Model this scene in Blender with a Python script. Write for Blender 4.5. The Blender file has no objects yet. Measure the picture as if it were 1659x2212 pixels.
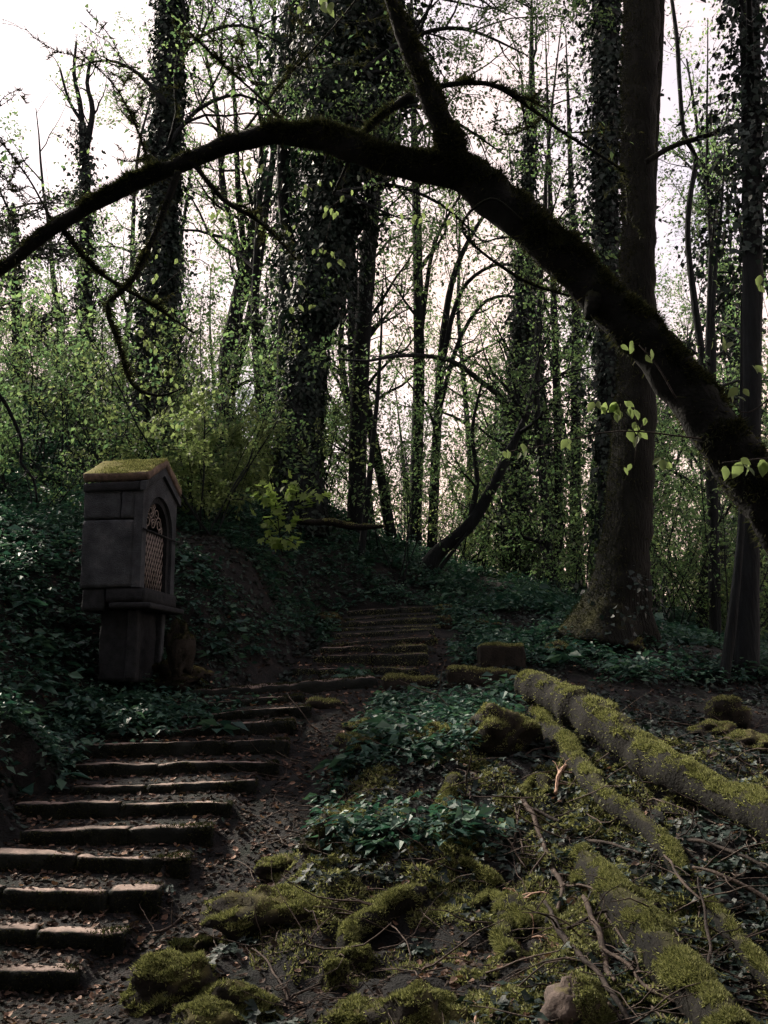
import bpy, math, random
import numpy as np

# ------------------------------------------------------------------ camera, sky, sun, exposure
S = bpy.context.scene
COL = S.collection
FPX, PITCH = 2170.0, math.radians(10.0)          # focal length in units of a 1659 x 2212 frame
cam_data = bpy.data.cameras.new('camera')
cam = bpy.data.objects.new('camera', cam_data)
COL.objects.link(cam)
cam.location = (0, 0, 0)
cam.rotation_euler = (math.radians(90) + PITCH, 0, 0)
cam_data.sensor_fit = 'VERTICAL'
cam_data.angle = 2 * math.atan(1106.0 / FPX)
cam_data.clip_start = 0.05
cam_data.clip_end = 2000
S.camera = cam

SUN_AZ, SUN_EL = math.radians(-50), math.radians(40)   # azimuth from +Y towards +X
W = bpy.data.worlds.new('World')
S.world = W
W.use_nodes = True
nt = W.node_tree
nt.nodes.clear()
sky = nt.nodes.new('ShaderNodeTexSky')
sky.sky_type = 'NISHITA'
sky.sun_disc = False
sky.sun_elevation = SUN_EL
sky.sun_rotation = SUN_AZ
sky.air_density = 1.0
sky.dust_density = 2.0
sky.ozone_density = 2.0
sky_scaled = nt.nodes.new('ShaderNodeVectorMath'); sky_scaled.operation = 'SCALE'
sky_scaled.inputs['Scale'].default_value = 0.115
nt.links.new(sky.outputs[0], sky_scaled.inputs[0])
tc = nt.nodes.new('ShaderNodeTexCoord')
cl = nt.nodes.new('ShaderNodeTexNoise')
cl.inputs['Scale'].default_value = 3.2
cl.inputs['Detail'].default_value = 5
cl.inputs['Roughness'].default_value = 0.55
nt.links.new(tc.outputs['Generated'], cl.inputs['Vector'])
sepw = nt.nodes.new('ShaderNodeSeparateXYZ')
nt.links.new(tc.outputs['Generated'], sepw.inputs[0])
def wmath(op, a, b):
    m = nt.nodes.new('ShaderNodeMath'); m.operation = op
    for i, v in enumerate((a, b)):
        if v is None: continue
        if isinstance(v, (int, float)): m.inputs[i].default_value = v
        else: nt.links.new(v, m.inputs[i])
    return m.outputs[0]
tau = wmath('MULTIPLY', wmath('MAXIMUM', wmath('SUBTRACT', cl.outputs['Fac'], 0.22), 0.0), -1.7)   # cloud thickness, varying
el = wmath('MAXIMUM', sepw.outputs[2], 0.08)
cover = wmath('SUBTRACT', 1.0, wmath('EXPONENT', wmath('DIVIDE', tau, el), None))
mixw = nt.nodes.new('ShaderNodeMix'); mixw.data_type = 'RGBA'
nt.links.new(cover, mixw.inputs[0])
nt.links.new(sky_scaled.outputs[0], mixw.inputs[6])
mixw.inputs[7].default_value = (0.74, 0.545, 0.44, 1)        # thin pale cloud sheet
bg = nt.nodes.new('ShaderNodeBackground')
bg.inputs['Strength'].default_value = 1.0
nt.links.new(mixw.outputs[2], bg.inputs['Color'])
wo = nt.nodes.new('ShaderNodeOutputWorld')
nt.links.new(bg.outputs[0], wo.inputs[0])

sd = bpy.data.lights.new('sun', 'SUN')
sd.energy = 4.2
sd.angle = math.radians(6.0)
sd.color = (1.0, 0.89, 0.75)
so = bpy.data.objects.new('sun', sd)
COL.objects.link(so)
from mathutils import Vector
sun_dir = Vector((math.sin(SUN_AZ) * math.cos(SUN_EL), math.cos(SUN_AZ) * math.cos(SUN_EL), math.sin(SUN_EL)))
so.rotation_euler = (-sun_dir).to_track_quat('-Z', 'Y').to_euler()

S.view_settings.view_transform = 'Standard'
S.view_settings.look = 'None'
S.view_settings.exposure = 1.22
S.view_settings.gamma = 1.0
S.view_settings.use_curve_mapping = False
S.render.engine = 'CYCLES'
S.cycles.use_denoising = True
S.cycles.use_adaptive_sampling = True
S.cycles.adaptive_threshold = 0.03
S.cycles.use_light_tree = False
S.cycles.max_bounces = 4
S.cycles.diffuse_bounces = 2
S.cycles.glossy_bounces = 2
S.cycles.transmission_bounces = 4
S.cycles.caustics_reflective = False
S.cycles.caustics_refractive = False

# ------------------------------------------------------------------ helpers
cP, sP = math.cos(PITCH), math.sin(PITCH)
def ray(px, py):
    u, v = (px - 829.5) / FPX, (1106.0 - py) / FPX
    return np.array((u, cP - v * sP, sP + v * cP))
def P(px, py, Y):
    r = ray(px, py)
    return r * (Y / r[1])
def pxm(Y, z=0.0):                                # metres per frame unit at a distance
    return (Y * cP + z * sP) / FPX

def hash3(i, seed):
    i = i.astype(np.int64)
    h = (i[..., 0] * 374761393 + i[..., 1] * 668265263 + i[..., 2] * 2147483647 + seed * 1274126177) & 0xffffffff
    h = ((h ^ (h >> 13)) * 1274126177) & 0xffffffff
    h = h ^ (h >> 16)
    return (h & 0xffffff) / float(0x7fffff) - 1.0
def vnoise(p, seed=0):
    p = np.asarray(p, float)
    i = np.floor(p); f = p - i
    w = f * f * (3 - 2 * f)
    out = 0
    for a in (0, 1):
        for b in (0, 1):
            for c in (0, 1):
                k = hash3(i + np.array((a, b, c)), seed)
                out = out + k * (w[..., 0] if a else 1 - w[..., 0]) * (w[..., 1] if b else 1 - w[..., 1]) * (w[..., 2] if c else 1 - w[..., 2])
    return out
def fbm(p, octv=3, seed=0, gain=0.5):
    p = np.asarray(p, float)
    a, o = 1.0, 0
    for k in range(octv):
        o = o + a * vnoise(p * 2.0 ** k, seed + 17 * k)
        a *= gain
    return o

class Geo:
    def __init__(s):
        s.v = []; s.t = []; s.q = []; s.n = 0
    def add(s, v, tris=None, quads=None):
        v = np.asarray(v, float).reshape(-1, 3)
        if tris is not None and len(tris): s.t.append(np.asarray(tris, np.int64).reshape(-1, 3) + s.n)
        if quads is not None and len(quads): s.q.append(np.asarray(quads, np.int64).reshape(-1, 4) + s.n)
        s.v.append(v); s.n += len(v)
    def arrays(s):
        v = np.concatenate(s.v) if s.v else np.zeros((0, 3))
        t = np.concatenate(s.t) if s.t else np.zeros((0, 3), np.int64)
        q = np.concatenate(s.q) if s.q else np.zeros((0, 4), np.int64)
        return v, t, q
    def alltris(s):
        v, t, q = s.arrays()
        return v, np.concatenate([t, q[:, [0, 1, 2]], q[:, [0, 2, 3]]])

def mesh(name, geo, mat, smooth=True, origin=(0, 0, 0)):
    v, t, q = geo.arrays()
    v = v - np.asarray(origin)
    me = bpy.data.meshes.new(name)
    me.vertices.add(len(v)); me.vertices.foreach_set('co', v.astype(np.float32).ravel())
    nl = len(t) * 3 + len(q) * 4
    me.loops.add(nl)
    me.loops.foreach_set('vertex_index', np.concatenate([t.ravel(), q.ravel()]).astype(np.int32))
    me.polygons.add(len(t) + len(q))
    st = np.concatenate([np.arange(len(t)) * 3, len(t) * 3 + np.arange(len(q)) * 4]).astype(np.int32)
    me.polygons.foreach_set('loop_start', st)
    me.update(calc_edges=True)
    me.polygons.foreach_set('use_smooth', np.full(len(t) + len(q), smooth))
    if mat: me.materials.append(mat)
    me.validate()
    return me

def link(name, me, parent=None, loc=(0, 0, 0), rot=(0, 0, 0), scale=(1, 1, 1)):
    o = bpy.data.objects.new(name, me)
    COL.objects.link(o)
    o.location = loc; o.rotation_euler = rot; o.scale = scale
    if parent is not None: o.parent = parent
    return o
def tag(o, label=None, cat=None, group=None, kind=None):
    if label: o['label'] = label
    if cat: o['category'] = cat
    if group: o['group'] = group
    if kind: o['kind'] = kind
    return o
def empty(name, loc=(0, 0, 0), rot=(0, 0, 0), parent=None):
    o = bpy.data.objects.new(name, None)
    COL.objects.link(o)
    o.location = loc; o.rotation_euler = rot
    if parent is not None: o.parent = parent
    return o
def kids(o):
    return [c for c in COL.objects if c.parent == o]
def copy_tree(o, children, loc, rotz, sc):
    c = o.copy(); COL.objects.link(c)
    c.location = loc; c.rotation_euler = (0, 0, rotz); c.scale = (sc, sc, sc)
    for ch in children:
        k = ch.copy(); COL.objects.link(k); k.parent = c
    return c

def norm(v):
    v = np.asarray(v, float)
    return v / (np.linalg.norm(v, axis=-1, keepdims=True) + 1e-9)
def smooth_path(pts, step):
    """Catmull-Rom through rows (x, y, z, r, ...), resampled about every step metres."""
    pts = np.asarray(pts, float)
    out = []
    for i in range(len(pts) - 1):
        p0 = pts[max(i - 1, 0)]; p1 = pts[i]; p2 = pts[i + 1]; p3 = pts[min(i + 2, len(pts) - 1)]
        n = max(2, int(np.linalg.norm(p2[:3] - p1[:3]) / step))
        t = (np.arange(n) / n)[:, None]
        out.append(0.5 * (2 * p1 + (p2 - p0) * t + (2 * p0 - 5 * p1 + 4 * p2 - p3) * t ** 2 + (3 * p1 - p0 - 3 * p2 + p3) * t ** 3))
    out.append(pts[-1:])
    return np.concatenate(out)
def tube(geo, pts, rad, sides=6, bump=0.0, bfreq=3.0, seed=0, cap=True, lumps=None, flat=1.0):
    pts = np.asarray(pts, float); rad = np.asarray(rad, float)
    n = len(pts)
    tan = norm(np.gradient(pts, axis=0))
    ref = np.array((0, 0, 1.0)) if abs(tan[0][2]) < 0.9 else np.array((1.0, 0, 0))
    u = norm(ref - tan[0] * np.dot(ref, tan[0]))
    us = np.empty((n, 3))
    for i in range(n):
        u = u - tan[i] * np.dot(u, tan[i])
        u = u / (np.linalg.norm(u) + 1e-9)
        us[i] = u
    ws = np.cross(tan, us)
    a = np.arange(sides) / sides * 2 * math.pi
    dirs = us[:, None, :] * np.cos(a)[None, :, None] * flat + ws[:, None, :] * np.sin(a)[None, :, None]
    r = np.repeat(rad[:, None], sides, 1)
    v = pts[:, None, :] + dirs * r[..., None]
    if bump:
        k = fbm(v * bfreq, 3, seed)
        r = r * (1 + bump * k)
        v = pts[:, None, :] + dirs * r[..., None]
    if lumps is not None:
        v = lumps(v, dirs, r)
    i0 = np.arange(n - 1)[:, None] * sides + np.arange(sides)[None, :]
    j = (np.arange(sides) + 1) % sides
    i1 = np.arange(n - 1)[:, None] * sides + j[None, :]
    q = np.stack([i0, i1, i1 + sides, i0 + sides], -1).reshape(-1, 4)
    vv = v.reshape(-1, 3); tr = []
    if cap:
        vv = np.concatenate([vv, pts[:1], pts[-1:]])
        c0, c1 = n * sides, n * sides + 1
        for k in range(sides):
            tr.append((c0, j[k], k)); tr.append((c1, (n - 1) * sides + k, (n - 1) * sides + j[k]))
    geo.add(vv, tr, q)

def wander(rng, p0, d0, L, n, wob, trop):
    pts = [np.array(p0, float)]; d = norm(d0)
    for i in range(n):
        d = norm(d + rng.normal(0, wob, 3) + np.array((0, 0, trop)))
        pts.append(pts[-1] + d * (L / n))
    return np.array(pts)

# leaf templates: (verts, tris)
LEAF4 = (np.array([(0, 0, 0), (-.30, .42, .07), (0, 1, -.10), (.30, .42, .07)]), np.array([(0, 3, 2), (0, 2, 1)]))
IVY = (np.array([(0, 0, 0), (-.42, .02, .02), (-.50, .42, .05), (-.22, .50, .0), (0, 1, -.12), (.22, .50, 0), (.50, .42, .05), (.42, .02, .02), (0, .38, -.06)]),
       np.array([(8, 0, 7), (8, 7, 6), (8, 6, 5), (8, 5, 4), (8, 4, 3), (8, 3, 2), (8, 2, 1), (8, 1, 0)]))
IVY4 = (np.array([(0, 0, 0), (-.46, .30, .06), (0, 1, -.10), (.46, .30, .06)]), np.array([(0, 3, 2), (0, 2, 1)]))
BLADE = (np.array([(-.5, 0, 0), (.5, 0, 0), (0, 1, .0)]), np.array([(0, 1, 2)]))
MAPLE = (np.array([(0, 0, 0), (-.30, -.05, .02), (-.55, .28, .03), (-.30, .36, 0), (-.42, .78, .02), (-.14, .62, 0), (0, 1.05, -.1), (.14, .62, 0), (.42, .78, .02), (.30, .36, 0), (.55, .28, .03), (.30, -.05, .02), (0, .35, -.05)]),
         np.array([(12, i + 1 if i < 11 else 0, i) for i in range(12)]))
DEAD = (np.array([(0, 0, 0), (-.33, .3, .14), (-.25, .7, .05), (0, 1, .16), (.28, .68, .12), (.33, .28, .02), (0, .5, -.05)]),
        np.array([(6, 0, 5), (6, 5, 4), (6, 4, 3), (6, 3, 2), (6, 2, 1), (6, 1, 0)]))
def scatter(geo, pos, ydir, nrm, size, tmpl):
    tv, tt = tmpl
    pos = np.asarray(pos, float); N = len(pos)
    if N == 0: return
    y = norm(ydir); z = np.asarray(nrm, float)
    z = norm(z - y * np.sum(z * y, 1, keepdims=True)); x = np.cross(y, z)
    s = np.asarray(size, float)
    if s.ndim == 1: s = np.repeat(s[:, None], 3, 1)
    v = pos[:, None, :] + tv[None, :, 0:1] * x[:, None, :] * s[:, None, 0:1] + tv[None, :, 1:2] * y[:, None, :] * s[:, None, 1:2] + tv[None, :, 2:3] * z[:, None, :] * s[:, None, 2:3]
    f = tt[None] + (np.arange(N) * len(tv))[:, None, None]
    geo.add(v.reshape(-1, 3), f.reshape(-1, 3))
def rdirs(rng, n):
    return norm(rng.normal(size=(n, 3)))
def sample_surface(v, t, n, rng, weight=None):
    a, b, c = v[t[:, 0]], v[t[:, 1]], v[t[:, 2]]
    cr = np.cross(b - a, c - a); ar = np.linalg.norm(cr, axis=1); nr = cr / (ar[:, None] + 1e-12)
    w = ar.copy()
    if weight is not None: w = w * weight((a + b + c) / 3, nr)
    if w.sum() <= 0: return np.zeros((0, 3)), np.zeros((0, 3))
    idx = rng.choice(len(t), n, p=w / w.sum())
    r1 = np.sqrt(rng.random(n)); r2 = rng.random(n)
    p = a[idx] * (1 - r1)[:, None] + b[idx] * (r1 * (1 - r2))[:, None] + c[idx] * (r1 * r2)[:, None]
    return p, nr[idx]
def moss_tufts(base, n, rng, ln=0.03, wd=0.010, weight=None, droop=0.0):
    v, t = base.alltris()
    if weight is None:
        weight = lambda c, nr: np.clip(nr[:, 2] + 0.3, 0, 1) * (np.clip(fbm(c * 6.0, 3, 5) * 1.8 + 0.4, 0.015, 1.3))
    p, nr = sample_surface(v, t, n, rng, weight)
    g = Geo()
    d = norm(nr + 0.7 * rdirs(rng, len(p)) + np.array((0, 0, -droop)))
    L = ln * (0.45 + rng.random(len(p))) * (1 + 0.7 * fbm(p * 9.0, 2, 77))
    s = np.stack([np.full(len(p), wd) * (0.6 + 0.8 * rng.random(len(p))), L, L], 1)
    scatter(g, p - d * 0.004, d, rdirs(rng, len(p)), s, BLADE)
    return g

def at_t(path, rad, t):
    f = t * (len(path) - 1); i = min(int(f), len(path) - 2); k = f - i
    return path[i] * (1 - k) + path[i + 1] * k, norm(path[i + 1] - path[i]), rad[i] * (1 - k) + rad[i + 1] * k
def branches(rng, geo, tips, path, rad, spec, lev=0):
    """Grow child branches of a limb. spec[lev] = (count, t0, t1, length, angle, wobble, tropism, sides)."""
    cnt, t0, t1, ln, ang, wob, trop, sides = spec[lev]
    n = rng.poisson(cnt) if cnt > 3 else int(cnt)
    for i in range(n):
        t = t0 + (t1 - t0) * (i + rng.random()) / max(n, 1)
        p, d, r = at_t(path, rad, min(t, 0.999))
        side = rdirs(rng, 1)[0]; side = norm(side - d * np.dot(side, d))
        a = ang * (0.7 + 0.6 * rng.random())
        dd = d * math.cos(a) + side * math.sin(a)
        L = ln * (0.55 + 0.75 * rng.random()) * (1.0 - 0.35 * t)
        m = 6 if lev == 0 else 4
        cpth = wander(rng, p, dd, L, m, wob, trop)
        cr = np.linspace(min(r * 0.62, 0.018 * L + 0.008), 0.003, m + 1)
        tube(geo, cpth, cr, sides, 0, cap=False)
        if lev + 1 < len(spec): branches(rng, geo, tips, cpth, cr, spec, lev + 1)
        if lev >= len(spec) - 2: tips.append(cpth)

# ------------------------------------------------------------------ materials
def new_mat(name):
    m = bpy.data.materials.new(name); m.use_nodes = True
    n = m.node_tree.nodes; n.clear()
    return m, n, m.node_tree.links
def N(n, typ, **kw):
    x = n.new('ShaderNode' + typ)
    for k, v in kw.items(): setattr(x, k, v)
    return x
def ramp(n, stops):
    r = N(n, 'ValToRGB')
    e = r.color_ramp.elements
    while len(e) < len(stops): e.new(0.5)
    for i, (p, c) in enumerate(stops):
        e[i].position = p; e[i].color = (c[0], c[1], c[2], 1) if len(c) == 3 else c
    return r
def leaf_mat(name, cols, trans=0.45, rough=0.5, tcol=1.5, spec=0.5):
    m, n, l = new_mat(name)
    g = N(n, 'NewGeometry')
    k = len(cols)
    r = ramp(n, [(i / max(k - 1, 1), c) for i, c in enumerate(cols)])
    l.new(g.outputs['Random Per Island'], r.inputs[0])
    b = N(n, 'BsdfPrincipled')
    b.inputs['Roughness'].default_value = rough
    b.inputs['Specular IOR Level'].default_value = spec
    l.new(r.outputs[0], b.inputs['Base Color'])
    t = N(n, 'BsdfTranslucent')
    sc = N(n, 'Mix', data_type='RGBA', blend_type='MULTIPLY'); sc.inputs[0].default_value = 1
    l.new(r.outputs[0], sc.inputs[6]); sc.inputs[7].default_value = (tcol * 1.1, tcol * 1.12, tcol * 0.85, 1)
    l.new(sc.outputs[2], t.inputs['Color'])
    mx = N(n, 'MixShader'); mx.inputs[0].default_value = trans
    l.new(b.outputs[0], mx.inputs[1]); l.new(t.outputs[0], mx.inputs[2])
    o = N(n, 'OutputMaterial'); l.new(mx.outputs[0], o.inputs[0])
    return m
def surf_mat(name, c1, c2, scale=6.0, moss=None, moss_lo=0.2, moss_hi=0.6, rough=0.9, bump=0.4, bscale=30.0, stretch=(1, 1, 1), spec=0.2, c3=None, dist=0.02):
    """Two-tone mottled surface with relief; moss, or a paler top tone, lies where the surface faces up."""
    m, n, l = new_mat(name)
    tcn = N(n, 'TexCoord'); mp = N(n, 'Mapping'); mp.inputs['Scale'].default_value = stretch
    l.new(tcn.outputs['Object'], mp.inputs[0])
    t1 = N(n, 'TexNoise'); t1.inputs['Scale'].default_value = scale; t1.inputs['Detail'].default_value = 6; t1.inputs['Roughness'].default_value = 0.65
    l.new(mp.outputs[0], t1.inputs['Vector'])
    r = ramp(n, [(0.33, c1), (0.68, c2)] if c3 is None else [(0.3, c1), (0.55, c2), (0.72, c3)])
    l.new(t1.outputs['Fac'], r.inputs[0])
    col = r.outputs[0]
    t2 = N(n, 'TexNoise'); t2.inputs['Scale'].default_value = bscale; t2.inputs['Detail'].default_value = 5
    l.new(mp.outputs[0], t2.inputs['Vector'])
    if moss is not None:
        g = N(n, 'NewGeometry'); sx = N(n, 'SeparateXYZ'); l.new(g.outputs['Normal'], sx.inputs[0])
        t3 = N(n, 'TexNoise'); t3.inputs['Scale'].default_value = 3.5; t3.inputs['Detail'].default_value = 5
        l.new(tcn.outputs['Object'], t3.inputs['Vector'])
        ad = N(n, 'Math', operation='MULTIPLY_ADD'); l.new(t3.outputs['Fac'], ad.inputs[0]); ad.inputs[1].default_value = 1.6; ad.inputs[2].default_value = -0.8
        a2 = N(n, 'Math', operation='ADD'); l.new(sx.outputs[2], a2.inputs[0]); l.new(ad.outputs[0], a2.inputs[1])
        mr = N(n, 'MapRange'); l.new(a2.outputs[0], mr.inputs[0]); mr.inputs[1].default_value = moss_lo; mr.inputs[2].default_value = moss_hi
        rm = ramp(n, [(0.3, tuple(x * 0.55 for x in moss)), (0.7, moss)]); l.new(t2.outputs['Fac'], rm.inputs[0])
        mx = N(n, 'Mix', data_type='RGBA'); l.new(mr.outputs[0], mx.inputs[0]); l.new(col, mx.inputs[6]); l.new(rm.outputs[0], mx.inputs[7])
        col = mx.outputs[2]
    b = N(n, 'BsdfPrincipled'); b.inputs['Roughness'].default_value = rough; b.inputs['Specular IOR Level'].default_value = spec
    l.new(col, b.inputs['Base Color'])
    bp = N(n, 'Bump'); bp.inputs['Strength'].default_value = bump; bp.inputs['Distance'].default_value = dist
    l.new(t2.outputs['Fac'], bp.inputs['Height']); l.new(bp.outputs[0], b.inputs['Normal'])
    o = N(n, 'OutputMaterial'); l.new(b.outputs[0], o.inputs[0])
    return m

MOSS = (0.105, 0.095, 0.030)
M = {}
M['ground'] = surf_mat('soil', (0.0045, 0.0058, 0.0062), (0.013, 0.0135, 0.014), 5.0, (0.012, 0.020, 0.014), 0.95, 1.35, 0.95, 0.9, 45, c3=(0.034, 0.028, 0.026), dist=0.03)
M['stone'] = surf_mat('step_stone', (0.005, 0.0075, 0.007), (0.015, 0.0185, 0.0165), 7.0, (0.33, 0.255, 0.22), 0.72, 1.08, rough=0.88, bump=0.5, bscale=40)  # pale tops and dark risers paint in toplight and backlight besides wear and moss
M['mossy_stone'] = surf_mat('mossy_stone', (0.008, 0.008, 0.007), (0.030, 0.026, 0.022), 6.0, (0.085, 0.078, 0.026), 0.45, 0.95, 0.95, 0.6, 40)
M['boulder'] = surf_mat('bare_boulder', (0.05, 0.041, 0.037), (0.15, 0.118, 0.103), 9.0, MOSS, 0.75, 1.0, 0.9, 0.5, 35)
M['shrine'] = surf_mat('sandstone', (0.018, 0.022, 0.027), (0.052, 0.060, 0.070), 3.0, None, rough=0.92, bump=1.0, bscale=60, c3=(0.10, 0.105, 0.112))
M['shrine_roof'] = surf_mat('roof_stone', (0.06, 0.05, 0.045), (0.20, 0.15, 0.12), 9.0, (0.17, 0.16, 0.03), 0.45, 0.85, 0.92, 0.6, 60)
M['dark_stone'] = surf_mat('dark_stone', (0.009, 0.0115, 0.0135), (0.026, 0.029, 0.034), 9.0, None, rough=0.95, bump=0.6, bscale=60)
M['iron'] = surf_mat('weathered_iron', (0.14, 0.128, 0.122), (0.28, 0.25, 0.235), 20.0, None, rough=0.7, bump=0.2, bscale=90)
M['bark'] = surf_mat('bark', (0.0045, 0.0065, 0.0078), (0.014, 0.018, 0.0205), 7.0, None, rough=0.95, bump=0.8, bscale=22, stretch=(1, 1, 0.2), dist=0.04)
M['mossbark'] = surf_mat('mossy_bark', (0.0045, 0.006, 0.006), (0.014, 0.015, 0.0145), 6.0, (0.024, 0.030, 0.015), 0.15, 0.7, 0.95, 0.8, 30)
M['trunkmoss'] = surf_mat('moss_covered_trunk', (0.004, 0.0052, 0.005), (0.012, 0.0135, 0.011), 5.0, (0.075, 0.078, 0.03), 0.4, 1.0, 0.95, 1.0, 26, stretch=(1, 1, 0.22), dist=0.05)
M['log'] = surf_mat('mossy_log', (0.004, 0.0045, 0.0042), (0.013, 0.012, 0.010), 6.0, (0.055, 0.055, 0.022), 0.75, 1.15, 0.95, 0.8, 34)  # sides blackened and moss held to the top to mimic a lit rim
M['stick'] = surf_mat('dead_stick', (0.026, 0.021, 0.018), (0.105, 0.080, 0.066), 9.0, None, rough=0.85, bump=0.5, bscale=50)
M['darkstick'] = surf_mat('dark_stick', (0.014, 0.012, 0.011), (0.050, 0.039, 0.033), 9.0, None, rough=0.85, bump=0.5, bscale=50)
M['paletwig'] = surf_mat('pale_stick', (0.22, 0.14, 0.10), (0.42, 0.28, 0.21), 12.0, None, rough=0.8, bump=0.4, bscale=60)
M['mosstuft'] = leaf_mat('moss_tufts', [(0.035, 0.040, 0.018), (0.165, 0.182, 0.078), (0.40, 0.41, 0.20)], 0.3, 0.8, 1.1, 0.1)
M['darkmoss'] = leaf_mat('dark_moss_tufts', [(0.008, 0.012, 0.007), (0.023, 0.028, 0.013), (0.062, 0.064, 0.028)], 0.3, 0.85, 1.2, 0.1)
M['ivy'] = leaf_mat('ivy_leaves', [(0.006, 0.014, 0.012), (0.011, 0.024, 0.020), (0.022, 0.042, 0.034)], 0.12, 0.55, 1.0, 0.25)
M['herb'] = leaf_mat('herb_leaves', [(0.013, 0.045, 0.038), (0.027, 0.080, 0.062), (0.065, 0.13, 0.085)], 0.28, 0.5, 1.3, 0.3)
M['spring'] = leaf_mat('spring_leaves', [(0.038, 0.075, 0.042), (0.066, 0.115, 0.056), (0.108, 0.155, 0.075)], 0.58, 0.55, 2.0, 0.3)
M['fresh'] = leaf_mat('fresh_leaves', [(0.072, 0.105, 0.046), (0.105, 0.145, 0.064), (0.16, 0.20, 0.095)], 0.55, 0.5, 1.9, 0.35)
M['maple'] = leaf_mat('maple_leaves', [(0.12, 0.19, 0.05), (0.17, 0.25, 0.07), (0.22, 0.30, 0.09)], 0.55, 0.5, 1.5, 0.35)
M['conifer'] = leaf_mat('conifer_needles', [(0.012, 0.020, 0.014), (0.03, 0.045, 0.028)], 0.2, 0.6, 1.0, 0.3)
M['dead'] = leaf_mat('dead_leaves', [(0.045, 0.026, 0.018), (0.11, 0.062, 0.040), (0.21, 0.125, 0.085), (0.33, 0.21, 0.15)], 0.15, 0.7, 1.0, 0.3)
M['litter'] = leaf_mat('old_litter', [(0.012, 0.009, 0.008), (0.034, 0.024, 0.019), (0.075, 0.050, 0.038)], 0.1, 0.8, 1.0, 0.2)

# ------------------------------------------------------------------ terrain
# lower stairs: front top edge (xl, yl, xr, yr) in frame units, distance
LOW = []
_raw = [(330, 1521, 655, 1503), (300, 1556, 672, 1524), (225, 1586, 636, 1557), (170, 1614, 622, 1598), (150, 1655, 600, 1645),
        (150, 1702, 550, 1685), (20, 1742, 498, 1733), (45, 1800, 458, 1786), (-200, 1850, 408, 1855), (-200, 1916, 343, 1927), (-200, 2003, 270, 2018), (-200, 2096, 170, 2098)]
for k, (a, b, c, d) in enumerate(_raw):
    Y = 13.5 - 0.5 * k
    LOW.append((P(a, b, Y - 0.06), P(c, d, Y + 0.06)))
UP = []
_rawu = [(632, 1444, 904, 1444), (676, 1418, 922, 1414), (690, 1402, 922, 1395), (704, 1387, 942, 1375), (716, 1371, 937, 1359), (722, 1359, 950, 1349),
         (732, 1345, 957, 1331), (742, 1335, 942, 1323), (750, 1321, 975, 1307)]
for k, (a, b, c, d) in enumerate(_rawu):
    Y = 15.3 + 0.44 * k
    UP.append((P(a, b, Y), P(c, d, Y + 0.05)))
ctrl = []
def cp(px, py, Y, dz=0.0):
    p = P(px, py, Y); ctrl.append((p[0], p[1], p[2] + dz))
for k, (a, b) in enumerate(LOW):
    nxt = LOW[k + 1] if k + 1 < len(LOW) else (a - np.array((0, 0, .17)), b - np.array((0, 0, .17)))
    za, zb = nxt[0][2], nxt[1][2]
    for t in (0.0, 0.5, 1.0):
        q = a * (1 - t) + b * t
        ctrl.append((q[0], q[1], za * (1 - t) + zb * t + 0.015))
    q = b + (b - a) / np.linalg.norm(b - a) * 0.45
    ctrl.append((q[0], q[1], zb + 0.06))
for k, (a, b) in enumerate(UP):
    for t in (0.0, 1.0):
        q = a * (1 - t) + b * t
        ctrl.append((q[0], q[1], q[2] - 0.15))
    d_ = norm(b - a)
    for q in (a - d_ * 0.35, b + d_ * 0.3): ctrl.append((q[0], q[1], q[2] - 0.12))
for c in [(100, 2205, 7.3), (300, 2150, 7.5), (560, 2150, 7.2), (830, 2212, 6.6), (1200, 2212, 6.2), (1659, 2212, 6.0),
          (650, 1900, 8.8), (1000, 1900, 8.6), (1300, 1900, 8.2), (1659, 1950, 7.3), (700, 1650, 11.3), (900, 1650, 10.9), (1130, 1650, 10.3), (1350, 1790, 9.0), (1659, 1830, 8.0),
          (760, 1545, 13.0), (1000, 1535, 12.8), (1130, 1515, 12.9), (500, 1488, 14.3), (820, 1475, 14.5), (1100, 1470, 14.3),
          (1010, 1400, 16.2), (1085, 1450, 14.6), (1150, 1390, 16.3), (1290, 1375, 16.0), (1400, 1385, 16.0), (1000, 1312, 19.8), (1080, 1290, 21.5), (1200, 1300, 20),
          (560, 1250, 16.5), (450, 1310, 15), (600, 1180, 19), (420, 1150, 16.5), (460, 1470, 14), (330, 1425, 13.2), (200, 1480, 12), (60, 1560, 10.8), (0, 1650, 9.9), (-100, 1720, 9.4),
          (300, 1415, 12.8), (250, 1420, 12.5), (360, 1430, 13.4), (0, 1300, 13), (150, 1260, 14.5), (0, 1100, 17), (150, 1020, 20), (0, 850, 26), (150, 830, 29), (320, 1000, 23), (540, 1030, 24), (650, 1100, 22),
          (830, 1506, 13.8), (900, 1506, 13.8), (1040, 1500, 13.75), (1125, 1500, 13.7), (1030, 1452, 14.5), (1140, 1452, 14.6), (600, 1518, 13.75), (1400, 1460, 14.5), (1659, 1520, 14), (1450, 1590, 12), (1659, 1640, 11), (1500, 1400, 20), (1300, 1290, 26)]:
    cp(*c)
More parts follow.
